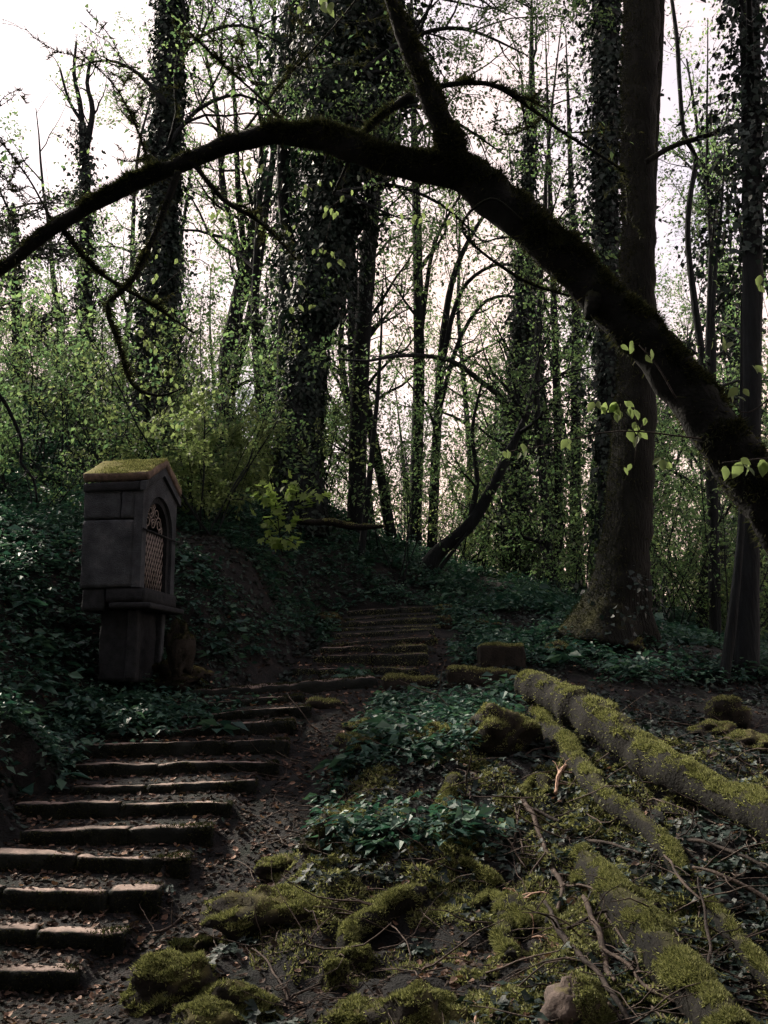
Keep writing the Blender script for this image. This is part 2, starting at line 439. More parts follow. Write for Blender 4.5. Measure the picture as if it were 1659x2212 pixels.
ctrl += [(-6, 5, -1.6), (-3, 4, -2.0), (0, 4, -2.0), (3, 4, -2.0), (6, 5, -1.8), (0, 0, -1.9), (-6, 0, -1.4), (6, 0, -2.1), (0, -10, -2.4), (-12, 4, 1.5), (-12, 12, 4.5), (-16, 22, 8.5), (-14, 32, 10.0),
         (-25, 45, 9.0), (-8, 40, 6.5), (0, 32, 2.6), (4, 40, 2.0), (12, 35, 1.0), (12, 20, 0.0), (14, 10, -1.8), (25, 25, -1.5), (0, 60, 0.5), (20, 60, -1.0), (-25, 70, 5.0), (40, 40, -3.0), (40, 0, -3.0), (-40, 0, 6.0), (-40, 60, 8.0), (0, 100, -1.0), (60, 100, -4.0), (-60, 100, 3.0),
         (0, -40, -4.0), (0, 200, -6.0), (120, 200, -6.0), (-120, 200, 0.0), (-120, 0, 4.0), (120, 0, -5.0), (120, -60, -5), (-120, -60, 0)]
ctrl = np.array(ctrl)
CXY, CZ = ctrl[:, :2], ctrl[:, 2]
def phi(d): return np.sqrt(d * d + 0.36)
_A = phi(np.linalg.norm(CXY[:, None] - CXY[None], axis=2)) - np.eye(len(CXY)) * 0.03
_m = len(CXY)
_B = np.zeros((_m + 3, _m + 3)); _B[:_m, :_m] = _A
_pl = np.concatenate([np.ones((_m, 1)), CXY], 1); _B[:_m, _m:] = _pl; _B[_m:, :_m] = _pl.T
_w = np.linalg.solve(_B, np.concatenate([CZ, np.zeros(3)]))
_KERB = [P(x_, 1480, 14.0)[:2] for x_ in range(420, 1160, 60)] + [P(1080, 1440, 14.7)[:2]]
STAIR = np.array(_KERB + [q for a, b in LOW + UP for q in (a[:2] * .85 + b[:2] * .15, a[:2] * .5 + b[:2] * .5, a[:2] * .15 + b[:2] * .85)])
def Zs(x, y):
    x = np.atleast_1d(np.asarray(x, float)); y = np.atleast_1d(np.asarray(y, float))
    p = np.stack([x, y], 1)
    z = np.empty(len(p))
    for i in range(0, len(p), 20000):
        q = p[i:i + 20000]
        z[i:i + 20000] = np.sqrt(np.maximum((q ** 2).sum(1)[:, None] + (CXY ** 2).sum(1)[None] - 2 * q @ CXY.T, 0) + 0.36) @ _w[:_m] + _w[_m] + q @ _w[_m + 1:]
    return z
def stair_dist(x, y):
    p = np.stack([x, y], 1)
    d = np.empty(len(p))
    for i in range(0, len(p), 20000):
        q = p[i:i + 20000]; d[i:i + 20000] = np.sqrt(np.maximum(np.min((q ** 2).sum(1)[:, None] + (STAIR ** 2).sum(1)[None] - 2 * q @ STAIR.T, 1), 0))
    return d
def terrace(x, y):
    """Soil fill behind each step stone: height and blend weight."""
    zz = np.zeros(len(x)); ww = np.zeros(len(x))
    for fl, tread in ((LOW, 0.50), (UP, 0.44)):
        for k, (a, b) in enumerate(fl):
            d = b[:2] - a[:2]; L = np.linalg.norm(d); d = d / L
            s = (x - a[0]) * d[0] + (y - a[1]) * d[1]; t = -(x - a[0]) * d[1] + (y - a[1]) * d[0]
            w = np.clip((s + 0.35) / 0.3, 0, 1) * np.clip((L + 0.10 - s) / 0.15, 0, 1) * ((t > 0.05) & (t < tread + 0.10))
            top = a[2] + (b[2] - a[2]) * np.clip(s / L, 0, 1)
            v = top - 0.03 + 0.085 * np.clip(t / tread, 0, 1)
            use = w > 0
            if fl is LOW and k > 0: use = use & (t < tread + 0.10)
            zz = np.where(use & (w >= ww), v, zz); ww = np.maximum(ww, w)
    return zz, ww
def Z(x, y):
    x = np.atleast_1d(np.asarray(x, float)); y = np.atleast_1d(np.asarray(y, float))
    z = Zs(x, y)
    p3 = np.stack([x, y, x * 0], 1)
    off = np.clip((stair_dist(x, y) - 0.5) / 0.8, 0.06, 1)
    n = 0.10 * fbm(p3 * 0.9, 2, 3) + 0.045 * fbm(p3 * 3.3, 2, 9) + 0.014 * fbm(p3 * 11.0, 2, 21)
    rooty = np.clip((x + 1.3) / 0.8, 0, 1) * np.clip((13.5 - y) / 2, 0, 1) * np.clip((y - 4.5), 0, 1)
    n = n + rooty * (0.13 * (0.5 - np.abs(fbm(p3 * 1.9, 3, 71))) )
    far = np.clip((np.hypot(x, y) - 30) / 40, 0, 1)
    tz, tw_ = terrace(x, y)
    z = z * (1 - tw_) + tz * tw_
    n = n + far * 0.6 * fbm(p3 * 0.12, 2, 31)
    return z + n * off
def zat(x, y): return float(Z([x], [y])[0])
def hit(px, py, lo=3.5, hi=60.0):
    """First point where the line of sight through a frame position meets the ground."""
    r = ray(px, py)
    ys = np.concatenate([np.arange(lo, 24, 0.06), np.arange(24, hi, 0.4)])
    pts = r[None] * (ys / r[1])[:, None]
    below = np.nonzero(pts[:, 2] < Z(pts[:, 0], pts[:, 1]))[0]
    if len(below) == 0 or below[0] == 0: return r * (12.0 / r[1])
    return pts[below[0]]

def axis(stops):
    out = [np.arange(a, b, s) for a, b, s in stops]
    return np.concatenate(out + [[stops[-1][1]]])
gx = axis([(-200, -60, 20), (-60, -20, 3), (-20, -6, .35), (-6, 5.5, .05), (5.5, 20, .35), (20, 60, 3), (60, 200, 20)])
gy = axis([(-60, 0, 6), (0, 5, .5), (5, 15, .05), (15, 22, .09), (22, 45, .5), (45, 100, 4), (100, 300, 20)])
GX, GY = np.meshgrid(gx, gy)
gz = Z(GX.ravel(), GY.ravel())
GZ = gz.reshape(len(gy), len(gx))
def Z(x, y):
    """Height of the ground sheet itself, read from its grid."""
    x = np.atleast_1d(np.asarray(x, float)); y = np.atleast_1d(np.asarray(y, float))
    i = np.clip(np.searchsorted(gx, x) - 1, 0, len(gx) - 2); j = np.clip(np.searchsorted(gy, y) - 1, 0, len(gy) - 2)
    u = np.clip((x - gx[i]) / (gx[i + 1] - gx[i]), 0, 1); v = np.clip((y - gy[j]) / (gy[j + 1] - gy[j]), 0, 1)
    return GZ[j, i] * (1 - u) * (1 - v) + GZ[j, i + 1] * u * (1 - v) + GZ[j + 1, i] * (1 - u) * v + GZ[j + 1, i + 1] * u * v
gg = Geo()
nx, ny = len(gx), len(gy)
ii = (np.arange(ny - 1)[:, None] * nx + np.arange(nx - 1)[None]).ravel()
gg.add(np.stack([GX.ravel(), GY.ravel(), gz], 1), None, np.stack([ii, ii + 1, ii + nx + 1, ii + nx], 1))
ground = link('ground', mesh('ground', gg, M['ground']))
tag(ground, 'dark brown forest soil rising from the foot of the stairs', 'ground', kind='structure')

# ------------------------------------------------------------------ worn stone blocks
def block_geo(L, D, H, rng, worn=0.03, cut=0.06, rounding=0.035, seed=0):
    """Hewn block: x 0..L along the step, y 0..D backwards, top at z=0, down to -H; rounded and worn."""
    nx_, ny_, nz_ = max(4, int(L / cut)), max(4, int(D / cut)), max(3, int(H / cut))
    bmv = {}; verts = []; quads = []
    def vid(i, j, k):
        if (i, j, k) not in bmv:
            bmv[(i, j, k)] = len(verts); verts.append((i / nx_ * L, j / ny_ * D, -H + k / nz_ * H))
        return bmv[(i, j, k)]
    for i in range(nx_):
        for j in range(ny_):
            quads.append((vid(i, j, nz_), vid(i + 1, j, nz_), vid(i + 1, j + 1, nz_), vid(i, j + 1, nz_)))
            quads.append((vid(i, j, 0), vid(i, j + 1, 0), vid(i + 1, j + 1, 0), vid(i + 1, j, 0)))
    for i in range(nx_):
        for k in range(nz_):
            quads.append((vid(i, 0, k), vid(i + 1, 0, k), vid(i + 1, 0, k + 1), vid(i, 0, k + 1)))
            quads.append((vid(i, ny_, k), vid(i, ny_, k + 1), vid(i + 1, ny_, k + 1), vid(i + 1, ny_, k)))
    for j in range(ny_):
        for k in range(nz_):
            quads.append((vid(0, j, k), vid(0, j, k + 1), vid(0, j + 1, k + 1), vid(0, j + 1, k)))
            quads.append((vid(nx_, j, k), vid(nx_, j + 1, k), vid(nx_, j + 1, k + 1), vid(nx_, j, k + 1)))
    v = np.array(verts)
    c = np.array((L / 2, D / 2, -H / 2)); h = np.array((L / 2, D / 2, H / 2))
    q = v - c
    rr = min(rounding, *(h * 0.9))
    inner = np.clip(q, -(h - rr), h - rr)
    d = q - inner
    ln = np.linalg.norm(d, axis=1, keepdims=True)
    mx = np.max(np.abs(d), axis=1, keepdims=True)
    d = np.where(ln > 1e-6, d / (ln + 1e-9) * mx, d)
    q = inner + d
    nz3 = np.stack([fbm(q * 2.2 + 5.1 * seed, 3, seed), fbm(q * 2.2 + 9.7 + 5.1 * seed, 3, seed + 1), fbm(q * 1.7 + 3.3 + 5.1 * seed, 3, seed + 2)], 1)
    fine = np.stack([fbm(q * 11 + seed, 2, seed + 5)] * 3, 1) * norm(d + 1e-6) * 0.25
    v = q + c + worn * (nz3 * np.array((0.6, 0.9, 0.7)) + fine * 1.4)
    g = Geo(); g.add(v, None, np.array(quads)); return g
def xf(g, origin, xd, yd, zd=(0, 0, 1)):
    o = Geo(); R_ = np.stack([xd, yd, zd], 0)
    v, t, q = g.arrays(); o.add(np.asarray(origin) + v @ R_, t, q); return o

rs = np.random.default_rng(7)
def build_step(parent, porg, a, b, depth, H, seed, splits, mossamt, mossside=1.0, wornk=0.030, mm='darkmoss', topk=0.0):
    stp = empty('step', tuple(a - porg), parent=parent)
    xd = (b - a); Lt = np.linalg.norm(xd); xd = xd / Lt
    yd = norm(np.cross((0, 0, 1), xd)); zd = np.cross(xd, yd)
    edges = [0] + list(splits) + [1]
    rng = np.random.default_rng(seed)
    allg = Geo()
    for i in range(len(edges) - 1):
        L0, L1 = edges[i] * Lt, edges[i + 1] * Lt
        dz = 0 if i == len(edges) - 2 else rng.normal(0, 0.012)
        g = block_geo(L1 - L0 - 0.006, depth, H, rng, wornk, 0.05, 0.020, seed * 7 + i)
        g = xf(g, xd * (L0 + 0.006) + np.array((0, 0, dz)) + yd * rng.normal(0, 0.012), xd, yd, zd)
        link('block', mesh('step_block', g, M['stone']), stp)
        v, t, q = g.arrays(); allg.add(v, t, q)
    if mossamt:
        front = lambda c, nr: np.where(nr[:, 2] > 0.75, np.clip(fbm((c + a) * 2.5, 2, 8) * 2.0 - 0.55 + topk + 1.5 * np.clip(((c @ xd) / Lt - 0.72) * mossside * 4, -1, 1), 0, 1) * 0.8,
                                       np.clip(-(nr @ yd) + 0.2, 0, 1) * np.clip(fbm((c + a) * 3, 2, 4) + 0.75, 0, 1) + 0.2 * np.clip(nr @ xd, 0, 1))
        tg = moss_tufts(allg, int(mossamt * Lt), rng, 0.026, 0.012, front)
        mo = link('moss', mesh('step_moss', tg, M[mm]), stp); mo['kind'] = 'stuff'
    return stp

org = (LOW[5][0] + LOW[5][1]) / 2
lower = empty('stone_staircase', tuple(org))
tag(lower, 'worn lower flight of stone steps from bottom edge up to the landing', 'stairs', 'flights of the woodland stairs')
for k, (a, b) in enumerate(LOW):
    sp = sorted(rs.uniform(0.25, 0.8, rs.integers(1, 3)))
    if len(sp) == 2 and sp[1] - sp[0] < 0.2: sp = sp[:1]
    build_step(lower, org, a, b, 0.26, 0.30, 100 + k, sp, 2600)
org = (UP[4][0] + UP[4][1]) / 2
upper = empty('stone_staircase', tuple(org))
tag(upper, 'mossy upper flight of stone steps climbing beyond the landing', 'stairs', 'flights of the woodland stairs')
for k, (a, b) in enumerate(UP):
    sp = [0.5 + rs.uniform(-.15, .15)] if k % 3 else []
    build_step(upper, org, a, b, 0.26, 0.30, 200 + k, sp, 1500, 1.0, 0.035, 'mosstuft', 0.15)  # paler moss on the top edges stands in for light falling there
TOP = [(P(984, y, Yv), P(1048 + 4 * i, y - 3, Yv + 0.1)) for i, (y, Yv) in enumerate([(1333, 19.0), (1322, 19.5), (1314, 20.0), (1306, 20.5)])]
org = TOP[0][0]
topf = empty('stone_staircase', tuple(org))
tag(topf, 'short dark topmost flight of steps turning right behind the rounded end stone', 'stairs', 'flights of the woodland stairs')
for k, (a, b) in enumerate(TOP):
    build_step(topf, org, a, b, 0.55, 0.35, 300 + k, [], 1500)

def stone_block(name, a, b, depth, H, seed, mat, label, cat, moss, rounding=0.05, worn=0.04, tilt=0.0, mm='mosstuft', group=None):
    xd = (b - a); Lt = np.linalg.norm(xd); xd = xd / Lt
    yd = norm(np.cross((0, 0, 1), xd)); zd = np.cross(xd, yd)
    g = xf(block_geo(Lt, depth, H, None, worn, 0.05, rounding, seed), (0, 0, 0), xd, yd, zd)
    root = empty(name, tuple(a - np.array((0, 0, H))))
    link('stone', mesh(name, g, mat), root, (0, 0, H))
    rng = np.random.default_rng(seed)
    if moss:
        wt = lambda c, nr: np.clip(nr[:, 2] - 0.25, 0, 1) + 0.05 * np.clip(fbm(c * 4, 2, 3), 0, 1)
        mo = link('moss', mesh('stone_moss', moss_tufts(g, moss, rng, 0.03, 0.012, wt), M[mm]), root, (0, 0, H)); mo['kind'] = 'stuff'
    tag(root, label, cat, group)
    return root
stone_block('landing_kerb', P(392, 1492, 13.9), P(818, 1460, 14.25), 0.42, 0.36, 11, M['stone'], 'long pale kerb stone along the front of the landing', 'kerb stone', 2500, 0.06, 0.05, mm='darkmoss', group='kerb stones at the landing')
stone_block('landing_kerb', P(826, 1462, 14.1), P(948, 1466, 14.1), 0.4, 0.30, 12, M['mossy_stone'], 'short rounded kerb stone right of the long pale one', 'kerb stone', 3500, 0.08, 0.06, group='kerb stones at the landing')
stone_block('landing_kerb', P(966, 1447, 14.0), P(1122, 1452, 14.0), 0.4, 0.36, 13, M['mossy_stone'], 'moss-topped kerb stone just below the square block', 'kerb stone', 5000, 0.08, 0.06, group='kerb stones at the landing')
stone_block('stone_block', P(1036, 1393, 14.7), P(1135, 1393, 14.7), 0.45, 0.45, 14, M['mossy_stone'], 'square dark stone block with a mossy rim standing on the landing', 'stone block', 6000, 0.03, 0.03)
stone_block('end_stone', P(945, 1312, 18.7), P(982, 1310, 18.9), 0.5, 0.45, 15, M['mossy_stone'], 'rounded end stone at the top right corner of the upper flight', 'stone', 1500, 0.14, 0.05)
stone_block('loose_step_stone', P(664, 1507, 13.3), P(737, 1510, 13.3), 0.3, 0.2, 16, M['mossy_stone'], 'small loose slab lying right of the topmost lower step', 'stone', 700, 0.07, 0.05)

# ------------------------------------------------------------------ wayside shrine
def shrine():
    C0 = P(301, 1291, 13.0)
    W_, D_ = 1.22, 0.83
    zb = 0.22
    base = np.array((C0[0], C0[1], zb))
    ang = math.atan2(0.988, 0.156)
    root = empty('wayside_shrine', tuple(base), (0, 0, ang))
    tag(root, 'gabled sandstone wayside shrine with arched iron grille standing on the ivy bank', 'shrine')
    def bx(name, u0, u1, w0, w1, z0, z1, mat, seed, worn=0.009, rnd=0.008, cut=0.05, parent=root):
        g = block_geo(u1 - u0, w1 - w0, z1 - z0, None, worn, cut, rnd, seed)
        return link(name, mesh(name, xf(g, (u0, w0, z1 - zb), (1, 0, 0), (0, 1, 0)), mat), parent)
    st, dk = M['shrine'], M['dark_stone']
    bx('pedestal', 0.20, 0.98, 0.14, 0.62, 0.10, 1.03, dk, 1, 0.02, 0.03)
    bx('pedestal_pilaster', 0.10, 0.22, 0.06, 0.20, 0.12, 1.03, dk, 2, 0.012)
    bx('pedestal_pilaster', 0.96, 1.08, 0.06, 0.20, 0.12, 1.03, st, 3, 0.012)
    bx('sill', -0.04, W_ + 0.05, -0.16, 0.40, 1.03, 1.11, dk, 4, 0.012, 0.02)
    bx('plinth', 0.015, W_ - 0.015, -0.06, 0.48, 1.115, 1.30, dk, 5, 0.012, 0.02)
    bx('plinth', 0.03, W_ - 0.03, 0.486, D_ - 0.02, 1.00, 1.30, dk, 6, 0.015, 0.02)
    for u0 in (0.0, W_ - 0.15):
        bx('wall_block', u0, u0 + 0.15, 0.122, D_, 1.306, 2.20, st, 7 + int(u0 * 10), 0.010)
        bx('wall_block', u0, u0 + 0.15, 0.122, 0.30, 2.212, 2.70, st, 8 + int(u0 * 10), 0.008)
        bx('wall_block', u0 + 0.004, u0 + 0.154, 0.312, D_, 2.212, 2.70, st, 9 + int(u0 * 10), 0.010)
    bx('back_wall', 0.155, W_ - 0.16, 0.62, 0.78, 1.306, 2.72, st, 31)
    bx('niche_floor', 0.155, W_ - 0.16, 0.125, 0.615, 1.20, 1.31, dk, 32)
    # arched, gabled front: a ring between an outer outline and the opening
    def ring(name, outer, inner, w0, w1, mat, parent=root):
        n = len(outer); v = []
        for w in (w0, w1):
            v += [(p[0], w, p[1] - zb) for p in outer] + [(p[0], w, p[1] - zb) for p in inner]
        q = []
        for i in range(n - 1):
            q += [(i, n + i, n + i + 1, i + 1), (2 * n + i, 2 * n + i + 1, 3 * n + i + 1, 3 * n + i), (i, i + 1, 2 * n + i + 1, 2 * n + i), (n + i, 3 * n + i, 3 * n + i + 1, n + i + 1)]
        q += [(0, 2 * n, 3 * n, n), (n - 1, 2 * n - 1, 4 * n - 1, 3 * n - 1)]
        g = Geo(); g.add(v, None, q)
        return link(name, mesh(name, g, mat, smooth=False), parent)
    cu, zs, r1, r2, zbot = W_ / 2, 2.13, 0.47, 0.385, 1.306
    def arch(r, zspring, zb_, n=28):
        pts = [(cu - r, zb_), (cu - r, zspring)]
        pts += [(cu - r * math.cos(a), zspring + r * math.sin(a)) for a in np.linspace(0, math.pi, n)[1:-1]]
        return pts + [(cu + r, zspring), (cu + r, zb_)]
    inn = arch(r1, zs, zbot)
    out = []
    def gable(u): return 2.72 + (3.10 - 2.72) * (1 - abs(u - cu) / cu)
    n = len(inn)
    for i, (u, z) in enumerate(inn):
        if i == 0: out.append((0, zbot))
        elif i == n - 1: out.append((W_, zbot))
        elif z <= zs + 1e-6: out.append((0 if u < cu else W_, zs))
        else:
            a = math.atan2(z - zs, u - cu)
            du, dzz = math.cos(a), math.sin(a)
            best = None
            for s in np.linspace(0.3, 1.6, 400):
                uu, zz = cu + du * s, zs + dzz * s
                if uu <= 0 or uu >= W_ or zz >= gable(uu): best = (min(max(uu, 0), W_), zz); break
            out.append(best)
    ring('arched_front', out, inn, 0.0, 0.12, st)
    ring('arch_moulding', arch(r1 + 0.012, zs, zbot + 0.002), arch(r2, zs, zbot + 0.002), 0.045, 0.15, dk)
    # gable fascia
    def prism(name, poly, w0, w1, mat, parent=root):
        n = len(poly); g = Geo()
        v = [(p[0], w0, p[1] - zb) for p in poly] + [(p[0], w1, p[1] - zb) for p in poly]
        q = [(i, (i + 1) % n, n + (i + 1) % n, n + i) for i in range(n)]
        t = [(0, i + 1, i) for i in range(1, n - 1)] + [(n, n + i, n + i + 1) for i in range(1, n - 1)]
        g.add(v, t, q)
        return link(name, mesh(name, g, mat, smooth=False), parent)
    e, eh, ap, th = 0.05, 2.70, 3.165, 0.12
    sl = (ap - 0.13 - eh) / (cu + e)
    roof = empty('roof', (0, 0, 0), parent=root)
    for sgn, nm in ((-1, 'a'), (1, 'b')):
        # each slope is a worn slab, its top surface subdivided
        eu = cu + sgn * (cu + e)
        Lr = math.hypot(cu + e, ap - 0.13 - eh)
        g = block_geo(0.93, Lr, th, None, 0.014, 0.05, 0.025, 50 + sgn)
        sd_ = np.array((-sgn * (cu + e), 0, ap - 0.13 - eh)) / Lr          # up the slope
        if sgn < 0:
            og, xd_, yd_ = np.array((eu, 0.86, eh + th - zb)), np.array((0, -1.0, 0)), sd_
        else:
            og, xd_, yd_ = np.array((eu, -0.07, eh + th - zb)), np.array((0, 1.0, 0)), sd_
        zd_ = np.cross(xd_, yd_)
        gg_ = xf(g, og, xd_, yd_, zd_)
        link('roof_slab', mesh('roof_slab', gg_, M['shrine_roof']), roof)
        rng = np.random.default_rng(60 + sgn)
        wt = lambda c, nr: np.clip(nr[:, 2] - 0.5, 0, 1) * np.clip((0.75 - c[:, 1]) * 1.6, 0.03, 1) * np.clip(fbm(c * 5, 2, 3) + 0.8, 0, 1)
        mo = link('roof_moss', mesh('roof_moss', moss_tufts(gg_, 9000, rng, 0.022, 0.010, wt), M['mosstuft']), roof); mo['kind'] = 'stuff'
        # raking cornice under the slab on the gable face
        d = 0.11
        p0 = (eu - sgn * 0.01, eh - 0.002); p1 = (cu, ap - 0.134)
        prism('gable_cornice', [p0, p1, (p1[0], p1[1] - d * 1.15), (p0[0], p0[1] - d)][::sgn], -0.045, 0.035, st)
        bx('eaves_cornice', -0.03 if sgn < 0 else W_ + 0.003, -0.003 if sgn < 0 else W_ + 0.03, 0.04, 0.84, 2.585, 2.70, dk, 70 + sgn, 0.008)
    # iron grille: diagonal lattice below, scrolls in the arch
    gr = empty('iron_grille', (0, 0.10, 0), parent=root)
    lat = Geo()
    u0, u1, z0, z1 = cu - r2, cu + r2, 1.32, 2.09
    sp = 0.085
    for s in (1, -1):
        c = -3.0
        while c < 4:
            pts = []
            for uu, zz in [(u0, z0)]:
                pass
            # line z = z0 + s*1.7*(u - cu) + c
            us_ = np.array([u0, u1])
            zz = z0 + s * 1.7 * (us_ - cu) + c
            lo, hi = 0.0, 1.0
            for lim, sg in ((z0, 1), (z1, -1)):
                f0, f1 = sg * (zz[0] - lim), sg * (zz[1] - lim)
                if f0 < 0 and f1 < 0: lo = 2
                elif f0 < 0: lo = max(lo, f0 / (f0 - f1))
                elif f1 < 0: hi = min(hi, f0 / (f0 - f1))
            if hi - lo > 0.03:
                A = (u0 + (u1 - u0) * lo, 0, zz[0] + (zz[1] - zz[0]) * lo - zb); B = (u0 + (u1 - u0) * hi, 0, zz[0] + (zz[1] - zz[0]) * hi - zb)
                tube(lat, [A, B], [0.009, 0.009], 5)
            c += sp * 1.7
    link('lattice', mesh('lattice', lat, M['iron']), gr)
    for zz in (z0, z1 + 0.015):
        fr = Geo(); tube(fr, [(u0, -.01, zz - zb), (u1, -.01, zz - zb)], [0.016, 0.016], 6)
        link('grille_bar', mesh('grille_bar', fr, M['dark_stone']), gr)
    fr = Geo(); tube(fr, [(-0.02, -0.125, z1 - 0.02 - zb), (W_ + 0.05, -0.125, z1 - 0.02 - zb)], [0.014, 0.014], 6)
    link('cross_bar', mesh('cross_bar', fr, M['dark_stone']), gr)
    for cx, cz, r, a0, turns, sg in ((-.2, .10, .11, 0, 1.6, 1), (.2, .10, .11, math.pi, 1.6, -1), (-.1, .24, .10, 1, 1.5, -1), (.1, .24, .10, 2, 1.5, 1), (-.26, .02, .07, 2, 1.3, 1), (.26, .02, .07, 1, 1.3, -1), (0, .08, .08, 0, 1.6, 1), (-.03, .33, .05, 0, 1.2, 1)):
        th_ = np.linspace(0, turns * 2 * math.pi, 26)
        rr = r * (1 - 0.75 * th_ / th_[-1])
        g = Geo()
        tube(g, np.stack([cu + cx + rr * np.cos(a0 + sg * th_), 0 * th_, zs + 0.02 + cz + rr * np.sin(a0 + sg * th_) - zb], 1), np.full(26, 0.008), 5)
        link('scroll', mesh('scroll', g, M['iron']), gr)
    return root
shrine()

# ------------------------------------------------------------------ rocks
def rock_geo(w, d, h, seed, nu=30, nv=18, rough=0.34):
    th_ = np.arange(nu) / nu * 2 * math.pi
    ph = np.linspace(-0.5 * math.pi, 0.5 * math.pi, nv)
    u = np.stack([np.cos(ph)[:, None] * np.cos(th_)[None], np.cos(ph)[:, None] * np.sin(th_)[None], np.repeat(np.sin(ph)[:, None], nu, 1)], -1).reshape(-1, 3)
    k = 1 + rough * fbm(u * 1.5 + seed * 3.7, 3, seed, 0.6) + 0.07 * fbm(u * 6 + seed, 2, seed + 3)
    v = u * k[:, None] * np.array((w / 2, d / 2, h / 2))
    i0 = np.arange(nv - 1)[:, None] * nu + np.arange(nu)[None]
    i1 = np.arange(nv - 1)[:, None] * nu + (np.arange(nu) + 1)[None] % nu
    g = Geo(); g.add(v, None, np.stack([i0, i1, i1 + nu, i0 + nu], -1).reshape(-1, 4)); return g
def rock(px, py, wpx, hpx, seed, label, mat='mossy_stone', moss=5000, name='mossy_rock', cat='rock', depthk=0.9, mm='mosstuft', mossw=None, ln=0.026, group='moss-covered rocks', Y=None):
    p = hit(px, py + hpx * 0.35) if Y is None else P(px, py + hpx * 0.35, Y)
    Yd = p[1]; s = pxm(Yd, p[2])
    w, h = wpx * s * 1.1, hpx * s * 1.25
    c = P(px, py, Yd + w * 0.15) - np.array((0, 0, h * 0.10))
    g = rock_geo(w, w * depthk, h, seed)
    root = empty(name, tuple(c))
    link('stone', mesh(name, g, M[mat]), root)
    if moss:
        rng = np.random.default_rng(seed)
        wt = mossw or (lambda cc, nr: np.clip(nr[:, 2] + 0.08, 0, 1) * np.clip(fbm(cc * 7, 3, seed) * 1.7 + 0.55, 0.02, 1.3))
        mo = link('moss', mesh('rock_moss', moss_tufts(g, moss, rng, ln, 0.010, wt), M[mm]), root); mo['kind'] = 'stuff'
    tag(root, label, cat, group)
    return root
rock(372, 2125, 185, 100, 1, 'broad moss mound at bottom edge beside the lowest step', moss=16000)
rock(505, 2165, 150, 75, 2, 'oblong moss cushion at bottom edge right of the broad mound', moss=13000)
rock(455, 2215, 140, 90, 3, 'moss dome cut by the bottom edge below the oblong cushion', moss=12000)
rock(900, 2205, 170, 110, 4, 'large rounded moss dome at bottom edge between leaf litter patches', moss=18000)
rock(770, 2195, 130, 70, 5, 'low moss pad left of the large rounded dome at bottom edge', moss=9000)
rock(1240, 2180, 130, 125, 6, 'bare pinkish boulder half clothed in moss near bottom edge', mat='boulder', moss=14000, mossw=lambda c, nr: np.clip(nr[:, 2] + 0.5, 0, 1) * np.clip(c[:, 0] * 6 + 0.25 - nr[:, 2] * 0.2, 0, 1), group='bare boulder')
rock(607, 1875, 100, 48, 7, 'small bright moss cushion beside the dirt track', moss=6000)
rock(575, 1965, 200, 110, 8, 'wide moss hummock with ivy leaves in the middle of the slope', moss=13000)
rock(428, 2050, 95, 50, 9, 'flat dim moss pad at the edge of the dirt track', moss=4000, mm='darkmoss')
rock(722, 2110, 55, 70, 10, 'upright little moss knob below the curved root', moss=4500)
rock(765, 2070, 60, 50, 27, 'small moss knob touching the curved root underside', moss=3000)
rock(775, 1608, 95, 38, 11, 'small mossy stone at the ivy edge near the topmost lower steps', moss=3000)
rock(785, 1575, 70, 40, 12, 'pale mossy stone among ivy just above another by the track', moss=2500)
rock(745, 1775, 100, 60, 13, 'mossy stone under green herbs halfway down the track', moss=4000)
rock(700, 1815, 90, 50, 28, 'dim mossy stone just below the herbs halfway down the track', moss=3000, mm='darkmoss')
rock(930, 1600, 110, 60, 14, 'yellowish moss hump amid dark ivy left of the moss stump', moss=4500)
rock(1082, 1580, 130, 95, 15, 'big rounded moss stump left of the short leaning log', moss=9000, cat='stump', name='mossy_stump', group='moss stump')
rock(390, 1390, 50, 95, 17, 'tall dark boulder right of the shrine pedestal', moss=2500, mm='darkmoss', Y=13.5)
rock(375, 1460, 130, 50, 18, 'arched mossy hump below the shrine', moss=3500, mm='darkmoss')
rock(712, 1340, 60, 36, 19, 'mossy boulder at the left end of the upper flight', moss=1500, mm='darkmoss')
rock(1572, 1540, 78, 75, 20, 'dark upright stone with a moss rim at the foot of the right trunks', moss=3000, cat='stone', name='upright_stone', group='upright stone')
rock(1540, 1580, 90, 40, 21, 'moss cushion left of the dark upright stone', moss=3000)
rock(1625, 1610, 110, 50, 22, 'moss cushion below the dark upright stone at right edge', moss=3500)
rock(1215, 1405, 80, 34, 23, 'moss hump below the flared foot of the big right trunk', moss=3000)
rock(1350, 1392, 80, 34, 24, 'bright moss hump at the right side of the big trunk foot', moss=3000)
rock(1045, 1352, 70, 26, 25, 'low dim moss hump right of the upper flight', moss=1500, mm='darkmoss')
rock(962, 1352, 30, 40, 26, 'small rounded stone at the right end of the upper flight', moss=800, mm='darkmoss', Y=17.8)

